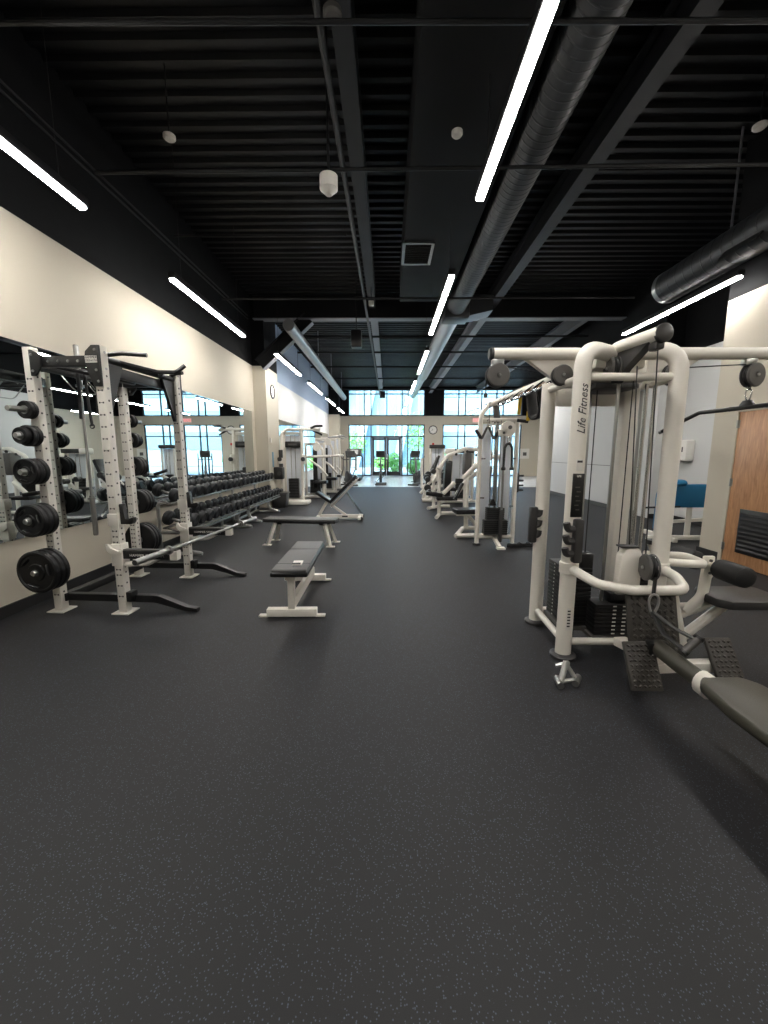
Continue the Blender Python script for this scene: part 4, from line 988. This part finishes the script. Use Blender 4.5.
for a, b in ((TX0 + .05, 1.60), (1.74, TX1 - .04)):
    m = MB(); m.box(((a + b) / 2, TY + .12, 1.02), (b - a, .02, 1.72), bev=.008); m.build('shroud', 'shroud', tw)
m = MB(); m.box((1.67, TY + .05, 1.05), (.05, .05, 1.84), bev=.006); m.build('centre_column', 'steel', tw)
for x in (1.58, 1.63, 1.71, 1.76):
    m = MB(); m.cyl((x, TY - .02, .2), (x, TY - .02, 1.92), .009, seg=8); m.build('guide_rod', 'chrome' if x != 1.71 else 'steel', tw)
for i, (cx, wd, z0, z1) in enumerate(((1.67, .36, .19, .42), (1.66, .26, .42, .62))):
    st = MB().box((cx, TY - .03, z0 - .006), (wd, .16, .012)).build('weight_stack', 'greyplastic', tw)
    k = 0
    while z0 + .03 * (k + 1) <= z1 + 1e-4:
        m = MB(); m.box((cx, TY - .03, z0 + .03 * k + .015), (wd, .15, .026), bev=.003); m.build('weight_plate', 'stack', st); k += 1
m = MB(); m.prism([(-.06, 0), (.06, 0), (.015, .1), (-.015, .1)], (1.62, TY - .05, .63), (1, 0, 0), (0, 0, 1), (0, .05, 0)); m.build('stack_head', 'satin', tw)
m = MB(); m.bar((1.66, TY - .04, .13), (1.69, TY - .28, .02), .05, .06, bev=.006); m.box((1.70, TY - .3, .015), (.12, .1, .03), bev=.004); m.build('centre_foot', 'white', tw)
m = MB(); m.cyl((1.745, TY - .1, .06), (1.745, TY - .1, 1.90), .018, seg=10); m.build('guide_tube', 'steel', tw)
m = MB(); m.box((1.72, TY - .16, .33), (.05, .06, .5), bev=.01); m.build('low_pulley_guard', 'darkplastic', tw)
# overhead beam reaching towards the multi-gym, with pulley grips
m = MB(); m.tube(fillet([(1.55, TY + .1, 2.16), (1.70, TY - .1, 2.22), (1.76, 4.2, 2.22), (1.72, 3.99, 2.2)], .15, 6), .045, 14); bmo = m.build('overhead_beam', 'white', tw)
for k, y in enumerate((5.9, 5.55, 5.2, 4.8, 4.5)):
    m = MB(); m.tube(fillet([(1.68, y, 2.2), (1.56, y - .05, 2.12), (1.54, y - .2, 2.08), (1.70, y - .25, 2.18)], .06, 5), .018, 8); m.build('pull_up_grip', 'chrome', bmo)
m = MB(); m.prism([(0, 0), (.1, -.02), (.13, -.28), (.04, -.3)], (1.58, TY + .02, 2.18), (1, 0, 0), (0, 0, 1), (0, .05, 0), bev=.01); m.build('pulley_bracket', 'greyplastic', tw)
m = MB(); m.lathe([(.001, 0), (.11, 0), (.115, .02), (.11, .05), (.001, .05)], (1.78, TY - .12, 1.79), (0, -1, 0), 28); hs = m.build('pulley_housing', 'white', tw)
m = MB(); m.box((1.70, TY - .145, 1.74), (.14, .05, .10), bev=.02); m.build('housing_neck', 'white', hs)
m = MB(); m.lathe([(.001, 0), (.03, 0), (.027, .012), (.001, .012)], (1.80, TY - .17, 1.81), (0, -1, 0), 18); m.lathe([(.001, 0), (.02, 0), (.02, .006), (.001, .006)], (1.71, TY - .17, 1.73), (0, -1, 0), 12); m.build('housing_bolt', 'greyplastic', hs)
m = MB(); m.box((TX1 + .05, TY + .02, .98), (.035, .06, .3), bev=.012)
for k in range(4): m.cyl((TX1 + .05, TY, 1.09 - k * .075), (TX1 + .13, TY, 1.09 - k * .075), .016, seg=8)
m.build('hook_rack', 'darkplastic', tw)
for p in ((TX1 - .02, TY - .03, 1.35), (TX1 - .02, TY - .03, .62), (TX0 + .02, TY - .05, 1.35), (TX0 + .02, TY - .05, .75)):
    m = MB(); m.cyl(p, V(p) + V((-.06 if p[0] > 1.6 else .06, -.01, 0)), .01, seg=8); m.build('adjustment_pin', 'darkplastic', tw)
for pts in ([(1.50, TY - .12, 2.16), (1.50, TY - .12, 1.86)], [(1.79, TY - .16, 1.72), (1.79, TY - .16, 1.66)]):
    m = MB(); m.tube(pts, .005, 6); m.build('cable', 'cable', tw)
t = thing('triceps_v_bar', 'dark W-shaped pressdown bar hanging at the left of the cable column', 'bar', (1.50, 6.06, 1.75))
c = V((1.485, TY - .13, 1.79)); m = MB()
m.tube(fillet([c + V((-.175, 0, -.02)), c + V((-.09, 0, -.15)), c + V((-.015, 0, .02)), c + V((.015, 0, .02)), c + V((.09, 0, -.15)), c + V((.175, 0, -.02))], .015, 4), .017, 10); m.build('bar', 'greyplastic', t)
for s in (-1, 1): m = MB(); m.tube([c + V((s * .18, 0, -.012)), c + V((s * .10, 0, -.135))], .026, 10); m.build('grip', 'satin', t)
m = MB(); carabiner(m, c + V((0, 0, .09)), .08, .006); m.box(c + V((0, 0, .025)), (.05, .03, .05), bev=.008); m.build('carabiner', 'chrome', t)
t = thing('triceps_rope', 'black triceps rope hanging at the right of the cable column', 'rope', (1.82, 6.04, 1.4))
c = V((1.79, TY - .16, 1.53)); m = MB(); m.tube(fillet([c + V((-.062, 0, -.30)), c + V((-.055, 0, -.02)), c + V((-.025, 0, .04)), c + V((.025, 0, .04)), c + V((.055, 0, -.02)), c + V((.062, 0, -.30))], .05, 6), .019, 10); m.build('rope', 'cable', t)
for s in (-1, 1): m = MB(); m.lathe([(.001, -.03), (.03, -.03), (.036, -.005), (.02, .025), (.001, .03)], c + V((s * .062, 0, -.32)), (0, 0, 1), 14); m.build('rope_end', 'satin', t)
m = MB(); carabiner(m, c + V((0, 0, .09)), .09, .006); m.build('carabiner', 'chrome', t)
t = thing('suspension_trainer', 'yellow and black suspension straps slung over the overhead beam', 'straps', (1.78, 5.3, 2.2))
m = MB(); y = 5.35
m.tube(fillet([(1.70, y, 1.93), (1.71, y, 2.2), (1.76, y, 2.285), (1.81, y, 2.2), (1.83, y, 2.0), (1.80, y - .06, 1.85)], .04, 5), .010, 8, ry=2.4, up=(0, 1, 0)); m.build('yellow_strap', 'yellow', t)
m = MB(); m.tube(fillet([(1.82, y - .05, 2.22), (1.84, y - .08, 2.02), (1.85, y - .12, 1.88), (1.90, y - .2, 1.90), (1.90, y - .3, 2.05), (1.82, y - .4, 2.2)], .06, 5), .07, 10, ry=.5); m.build('black_strap', 'rubber', t)
m = MB(); m.cyl((1.68, y, 1.86), (1.82, y - .02, 1.84), .022, seg=10); m.build('grip', 'satin', t)
t = thing('ankle_strap', 'black ankle strap lying on the floor by the cable column', 'strap', (2.05, 6.1, 0))
m = MB(); m.tube(fillet([(1.84, 6.05, .02), (1.95, 6.0, .03), (2.1, 6.08, .02), (2.28, 6.0, .03), (2.4, 6.05, .02)], .05), .03, 8, ry=.5); m.build('strap', 'rubber', t)
m = MB(); m.ring((2.02, 6.03, .045), (0, 1, .3), .03, .007, 16, 6); m.ring((2.16, 6.05, .045), (.5, 1, .3), .03, .007, 16, 6); m.build('ring', 'satin', t)

# ================================================================== BLUE PADDED MACHINE in the alcove
t = thing('back_extension_machine', 'white machine with a large teal blue pad in the right alcove', 'gym machine', (4.85, 6.6, 0))
m = MB(); m.bar((4.3, 6.55, .05), (5.6, 6.5, .05), .07, .07, bev=.006); m.bar((4.6, 6.3, .05), (4.6, 7.1, .05), .07, .07, bev=.006); m.build('base_frame', 'white', t)
m = MB(); m.bar((4.95, 6.55, .06), (4.98, 6.6, .62), .08, .06, bev=.006); m.bar((4.6, 6.6, .3), (5.5, 6.6, .36), .05, .05); m.build('pad_post', 'white', t)
m = MB(); m.tube(fillet([(4.50, 6.58, .18), (4.50, 6.58, .80), (4.66, 6.58, .95), (4.8, 6.58, .95)], .2, 8), .13, 16, ry=.45, up=(0, 1, 0)); m.build('curved_pad', 'blue', t)
m = MB(); m.box((4.98, 6.56, .74), (.62, .1, .38), bev=.035, seg=3); m.build('back_pad', 'blue', t)
m = MB(); m.cyl((4.15, 6.45, .56), (4.75, 6.5, .57), .016, seg=10); m.build('handle_bar', 'satin', t)
for z in (.64, .84): m = MB(); m.lathe([(.001, 0), (.03, 0), (.03, .04), (.001, .04)], (5.22, 6.5, z), (0, -1, 0), 14); m.build('knob', 'satin', t)

# ================================================================== MACHINES FARTHER BACK
def tower(t, x, y, w_, h, z0=.1, cap=True, shroud=True, stackh=.5, mt='white', dy=.3):
    """upright weight tower of width w_ facing -y"""
    for s in (-1, 1):
        m = MB(); m.bar((x + s * w_ / 2, y, .02), (x + s * w_ / 2, y, h), .07, .07, bev=.008); m.build('upright', mt, t)
    m = MB(); m.bar((x - w_ / 2, y, z0), (x + w_ / 2, y, z0), .08, .08, bev=.006); m.bar((x - w_ / 2, y, h - .05), (x + w_ / 2, y, h - .05), .08, .08, bev=.006); m.build('cross_member', mt, t)
    if shroud:
        m = MB(); m.box((x, y + .06, (h + z0) / 2), (w_ - .06, .02, h - z0 - .2), bev=.006); m.build('shroud', 'shroud', t)
    if cap:
        m = MB(); m.box((x, y - .02, h - .02), (w_ + .12, .2, .14), bev=.02); m.build('top_cap', 'darkplastic', t)
    st = MB().box((x, y, z0 + .05), (w_ * .6, .16, .02)).build('weight_stack', 'greyplastic', t)
    k = 0
    while k * .045 < stackh:
        m = MB(); m.box((x, y - .02, z0 + .085 + k * .045), (w_ * .55, .15, .04), bev=.003); m.build('weight_plate', 'stack', st); k += 1
    for s in (-1, 1):
        m = MB(); m.cyl((x + s * .06, y - .02, z0 + .1), (x + s * .06, y - .02, h - .1), .01, seg=8); m.build('guide_rod', 'chrome', t)
def pad(t, c, s, rot=(0, 0, 0), name='seat_pad', mt='satin'):
    m = MB(); m.box(c, s, rot, bev=.02, seg=3); return m.build(name, mt, t)
def tubes(t, lst, r=.03, name='frame', mt='white', fr=.12):
    m = MB()
    for pts in lst: m.tube(fillet(pts, fr, 5), r, 10)
    return m.build(name, mt, t)

# right: seated chest press just beyond the column
t = thing('chest_press_machine', 'white chest press machine with low black seat just beyond the cable column', 'gym machine', (1.5, 7.3, 0))
tubes(t, [[(1.02, 6.75, .05), (1.25, 7.4, .06), (1.95, 7.4, .06)], [(1.02, 6.75, .05), (1.45, 6.82, .05), (1.95, 7.2, .05)], [(1.3, 7.35, .06), (1.3, 7.4, 1.05), (1.75, 7.45, 1.45)], [(1.62, 7.3, .06), (1.6, 7.35, 1.2)]], .04, 'base_frame')
pad(t, (1.26, 7.15, .42), (.44, .36, .08), (0, 0, .1)); m = MB(); m.box((1.26, 7.15, .365), (.40, .32, .03), bev=.01); m.build('seat_base', 'white', t)
tubes(t, [[(1.28, 7.2, .36), (1.5, 7.3, .1)]], .035, 'seat_post')
pad(t, (1.62, 7.35, .85), (.1, .34, .7), (0, .12, 0), 'back_pad', 'darkplastic')
tubes(t, [[(1.2, 7.28, .98), (1.45, 7.25, 1.25), (1.85, 7.3, 1.42), (1.95, 7.4, 1.0)], [(1.12, 7.45, .66), (1.3, 7.42, .95), (1.52, 7.4, 1.1)]], .038, 'press_arm')
tubes(t, [[(1.05, 7.2, .62), (1.2, 7.26, .9)]], .03, 'hand_grip', 'satin')
t.location.x += .13; t.location.y -= .12; WM[t.name] = Matrix.Translation(t.location)
# right: plate-loaded press with high counterweights
t = thing('shoulder_press_machine', 'white press machine with curved lever arm and black back pad, behind the chest press', 'gym machine', (1.6, 8.9, 0))
tubes(t, [[(1.05, 8.55, .05), (1.2, 9.1, .06), (2.1, 9.1, .06)], [(1.15, 8.9, .06), (1.15, 9.0, 1.12)], [(1.75, 9.05, .06), (1.75, 9.1, 1.5)]], .042, 'base_frame')
pad(t, (1.32, 8.95, .86), (.14, .32, .80), (0, .05, 0), 'back_pad'); pad(t, (1.28, 8.75, .45), (.44, .34, .08))
tubes(t, [[(1.1, 8.8, 1.08), (1.3, 8.9, 1.36), (1.7, 9.0, 1.52), (2.1, 9.0, 1.50)], [(1.45, 8.7, .8), (1.2, 8.7, .55)]], .045, 'lever_arm')
m = MB()
for p in ((1.5, 8.93, 1.40), (1.75, 8.96, 1.46), (1.95, 8.95, 1.38)): m.lathe([(.001, 0), (.03, 0), (.03, .03), (.001, .03)], p, (0, -1, 0), 12)
m.build('pivot_bolt', 'darkplastic', t)
pad(t, (1.0, 8.6, .55), (.36, .1, .09), (0, .15, 0), 'foot_roller')
m = MB(); m.box((1.78, 9.1, 1.18), (.16, .3, .5), bev=.03); m.build('cam_cover', 'greyplastic', t)
# right: stack tower with black head plate
t = thing('pulldown_tower', 'white tower with a black plate at its head beyond the lever arm press', 'gym machine', (1.95, 10.6, 0))
tower(t, 2.0, 10.7, .62, 1.5, cap=False)
m = MB(); m.box((1.97, 10.6, 1.48), (.62, .3, .12), bev=.02); m.build('head_plate', 'darkplastic', t)
m = MB(); m.box((1.62, 10.55, 1.47), (.24, .28, .16), bev=.03); m.build('head_block', 'white', t)
tubes(t, [[(1.62, 10.4, .06), (1.62, 10.6, 1.42)], [(1.3, 10.2, .05), (1.5, 10.6, .06), (2.4, 10.6, .06)]], .042, 'side_frame')
pad(t, (1.55, 10.15, .45), (.36, .4, .08))
t.location.y += .75; t.location.x += .1
# right: leg machines with round counterweights
for i, (x, y, lab) in enumerate(((1.55, 11.9, 'white leg extension machine with round black joints, near the middle of the right row'), (1.75, 13.6, 'white leg curl machine with raised black lever, towards the windows'))):
    t = thing('leg_extension_machine' if i == 0 else 'leg_curl_machine', lab, 'gym machine', (x, y, 0))
    tubes(t, [[(x - .55, y - .3, .06), (x + .6, y - .3, .06)], [(x - .5, y + .3, .06), (x + .6, y + .3, .06)], [(x - .3, y - .3, .06), (x - .1, y, .75), (x + .4, y, .9)], [(x - .5, y, .06), (x - .35, y, .5), (x - .05, y, .82)], [(x + .4, y, .06), (x + .4, y, 1.2)]], .05, 'base_frame')
    for k, (dx, dz) in enumerate(((-.42, .72), (-.2, .9), (.05, .78), (-.05, .5), (-.4, .42))):
        m = MB(); m.lathe([(.001, 0), (.09, 0), (.1, .02), (.1, .1), (.09, .12), (.001, .12)], (x + dx, y - .22, dz), (0, -1, 0), 18); m.build('roller_pad', 'darkplastic' if k % 2 == 0 else 'white', t)
    pad(t, (x - .1, y, .55), (.5, .42, .09), (0, -.1, 0)); pad(t, (x + .2, y, .95), (.1, .4, .6), (0, .35, 0), 'back_pad')
    tubes(t, [[(x - .32, y - .28, .85), (x - .12, y - .28, 1.28)]], .035, 'lever', 'satin')
    tubes(t, [[(x - .6, y - .2, .25), (x - .3, y - .2, .6), (x, y - .2, .7)]], .04, 'link_arm')
# right: low seated machine with stacked rollers between the leg machines and the lever press
t = thing('abdominal_crunch_machine', 'white machine with tall slanted lever and stacked black rollers beside the lever press', 'gym machine', (1.25, 10.2, 0))
tubes(t, [[(1.0, 9.9, .06), (1.3, 10.3, .06), (1.6, 10.3, .06)], [(1.15, 10.0, .06), (1.15, 10.1, .72), (1.35, 10.15, 1.05)], [(1.0, 10.05, .3), (1.25, 10.05, .62), (1.45, 10.1, .75)]], .042, 'base_frame')
for dx, dz in ((.98, .78), (1.12, .98), (1.02, .46), (1.3, .72)):
    m = MB(); m.lathe([(.001, 0), (.055, 0), (.065, .012), (.065, .16), (.055, .172), (.001, .172)], (dx, 10.02, dz), (0, -1, 0), 16); m.build('roller_pad', 'darkplastic', t)
tubes(t, [[(1.12, 9.95, .95), (1.26, 9.98, 1.36)]], .03, 'lever', 'satin')
pad(t, (1.28, 10.0, .42), (.42, .34, .08))
# right: low row by the pier, stack with dark cap
t = thing('seated_row_machine', 'white seated row machine with dark-capped pale shroud below the pier clock', 'gym machine', (1.9, 15.9, 0))
tower(t, 1.93, 15.9, .5, 1.68, stackh=.4)
tubes(t, [[(1.32, 15.6, .06), (1.32, 15.7, 1.2)], [(1.32, 15.6, .08), (2.7, 15.6, .08)], [(1.32, 16.1, .08), (2.7, 16.1, .08)], [(1.4, 15.5, .12), (1.9, 15.5, .5), (2.5, 15.5, .62)]], .05, 'base_frame')
tubes(t, [[(1.75, 15.4, .75), (2.25, 15.4, .6)]], .06, 'roller_arm', 'satin'); pad(t, (2.45, 15.5, .5), (.5, .35, .09)); m = MB(); m.lathe([(.001, 0), (.1, 0), (.1, .1), (.001, .1)], (1.5, 15.4, .42), (0, -1, 0), 18); m.build('cam_wheel', 'white', t)

# cardio machines on the pale tiles
def upright_bike(x, y, rz, label, elliptical=False):
    t = thing('elliptical_trainer' if elliptical else 'exercise_bike', label, 'cardio machine', (x, y, 0), rz)
    B = lambda n, mt: m.build(n, mt, t, local=True)
    m = MB(); m.box((0, -.42, .04), (.5, .09, .07), bev=.02); m.box((0, .42, .04), (.5, .09, .07), bev=.02); m.bar((0, -.42, .07), (0, .42, .07), .1, .07, bev=.01); B('base_frame', 'greyplastic')
    m = MB(); m.prism([(-.32, .12), (.25, .12), (.3, .45), (.12, .66), (-.1, .62), (-.3, .4)], (-.06, 0, 0), (0, 1, 0), (0, 0, 1), (.12, 0, 0), bev=.03); B('drive_housing', 'darkplastic')
    m = MB(); m.lathe([(.001, -.03), (.2, -.03), (.22, 0), (.2, .03), (.001, .03)], (0, -.2, .34), (1, 0, 0), 24); B('flywheel', 'darkplastic')
    m = MB(); m.bar((0, -.12, .55), (0, -.22, 1.22), .08, .07, bev=.015); B('mast', 'steel')
    m = MB(); m.box((0, -.25, 1.36), (.42, .1, .3), rot=(-.35, 0, 0), bev=.03); cs = B('console', 'darkplastic')
    m = MB(); m.box((0, -.305, 1.375), (.32, .012, .2), rot=(-.35, 0, 0)); m.build('screen', 'blacksign', cs, local=True)
    m = MB()
    for s in (-1, 1): m.tube(fillet([(0, -.2, 1.15), (s * .24, -.2, 1.12), (s * .27, .05, 1.18), (s * .27, .12, 1.26)], .08), .018, 8)
    B('handlebar', 'satin')
    m = MB(); m.bar((0, .3, .45), (0, .36, .82), .06, .06, bev=.01); B('seat_post', 'steel')
    if not elliptical:
        m = MB(); m.box((0, .36, .87), (.24, .28, .09), bev=.04, seg=3); B('saddle', 'satin')
    for s in (-1, 1):
        m = MB(); m.cyl((s * .05, -.02, .3), (s * .16, -.02, .3 + s * .14), .014, seg=8); m.box((s * .2, -.02, .3 + s * .15), (.1, .22 if elliptical else .09, .03), bev=.008); B('pedal', 'darkplastic')
        if elliptical: m = MB(); m.tube(fillet([(s * .26, .3, .25), (s * .28, -.1, .7), (s * .28, -.15, 1.4)], .1), .022, 8); B('swing_arm', 'greyplastic')
    return t
upright_bike(-.32, 17.9, 0, 'upright exercise bike with dark console standing before the glass doors')
upright_bike(-1.72, 17.4, .5, 'exercise bike at the left edge of the pale tiles beside the mirror', True)
upright_bike(1.3, 17.7, -.5, 'dark elliptical trainer right of the glass doors beside the seated row', True)
t = thing('treadmill', 'treadmill with grey console standing left of the glass doors', 'treadmill', (-1.75, 20.6, 0))
m = MB(); m.box((-1.75, 20.6, .12), (.8, 1.9, .16), bev=.03); m.build('deck', 'darkplastic', t)
m = MB(); m.box((-1.75, 20.5, .205), (.5, 1.7, .012)); m.build('belt', 'blacksign', t)
for s in (-1, 1):
    m = MB(); m.tube(fillet([(-1.75 + s * .42, 21.3, .15), (-1.75 + s * .42, 21.2, 1.2), (-1.75 + s * .3, 20.9, 1.35)], .15), .035, 10); m.build('upright', 'greyplastic', t)
m = MB(); m.box((-1.75, 21.0, 1.42), (.78, .14, .42), rot=(-.3, 0, 0), bev=.05); cs = m.build('console', 'greyplastic', t)
m = MB(); m.box((-1.75, 20.93, 1.45), (.4, .012, .24), rot=(-.3, 0, 0)); m.build('screen', 'steel', cs)

# left: cable crossover by the mirror and further white machines
t = thing('cable_crossover', 'tall white cable crossover with pale shroud beside the clock column', 'cable machine', (-2.6, 11.5, 0))
tower(t, -2.70, 11.5, .50, 2.02, cap=False, stackh=.5)
m = MB(); m.box((-2.68, 11.42, 1.66), (.42, .16, .17), bev=.02); hd = m.build('header_tray', 'blacksign', t)
m = MB(); m.box((-2.68, 11.335, 1.66), (.24, .008, .05)); m.build('header_print', 'greyplastic', hd)
tubes(t, [[(-2.98, 11.3, .05), (-2.98, 11.35, 1.95), (-2.86, 11.4, 2.07), (-2.2, 11.5, 2.09), (-1.95, 11.6, 2.07)], [(-2.42, 11.35, .05), (-2.42, 11.4, 2.05)]], .045, 'frame')
m = MB(); m.box((-2.62, 11.1, .06), (.85, .5, .1), bev=.02); m.build('base_plinth', 'white', t)
for s in (-1, 1):
    m = MB(); m.box((-2.70 + s * .33, 11.32, 1.25), (.08, .12, .26), bev=.02); m.build('pulley_carriage', 'white', t)
    m = MB(); m.lathe([(.001, -.03), (.06, -.03), (.06, .03), (.001, .03)], (-2.70 + s * .33, 11.24, 1.25), (0, 1, 0), 18); m.build('pulley', 'darkplastic', t)
m = MB(); m.box((-2.98, 11.2, 1.05), (.1, .08, .16), bev=.01); m.box((-2.98, 11.2, 1.4), (.1, .08, .22), bev=.01); m.build('attachment_rack', 'darkplastic', t)
tubes(t, [[(-2.2, 11.5, 2.1), (-2.05, 11.45, 2.17), (-1.85, 11.5, 2.18)], [(-2.15, 11.6, 2.06), (-1.9, 11.7, 1.94)]], .03, 'grip_bar', 'satin')
for i, (x, y, w_, h, lab) in enumerate(((-2.35, 13.0, .6, 1.75, 'white weight tower with black uprights, second in the far left row'), (-2.25, 14.6, .7, 1.95, 'tall white cable tower, third in the far left row'), (-2.3, 16.2, .7, 2.05, 'white cable tower at the far end of the left row'))):
    t = thing('weight_tower_machine', lab, 'gym machine', (x, y, 0))
    tower(t, x, y, w_, h, cap=False, stackh=.4 + .1 * i, shroud=i != 0)
    m = MB(); m.box((x + .02, y - .12, .95), (.14, .08, 1.3), bev=.02); m.build('back_pad', 'satin', t)
    tubes(t, [[(x - .4, y - .5, .05), (x, y - .4, .06), (x + .5, y - .5, .05)], [(x + .3, y - .35, .06), (x + .3, y - .3, 1.5), (x + .1, y - .2, h)], [(x - .35, y - .3, 1.3), (x + .55, y - .35, 1.32)]], .04, 'side_frame')
    pad(t, (x + .25, y - .45, .52), (.4, .36, .09))
    tubes(t, [[(x + .45, y - .4, .7), (x + .2, y - .45, 1.0), (x - .1, y - .4, 1.2)]], .035, 'press_arm')
    m = MB(); m.lathe([(.001, 0), (.12, 0), (.12, .05), (.001, .05)], (x + .12, y - .3, h - .15), (0, -1, 0), 18); m.build('cam_wheel', 'white', t)
    if i: tubes(t, [[(x + .1, y - .2, h), (x + .5, y - .3, h + .04), (x + .7, y - .35, h - .05)]], .028, 'grip_bar', 'steel')
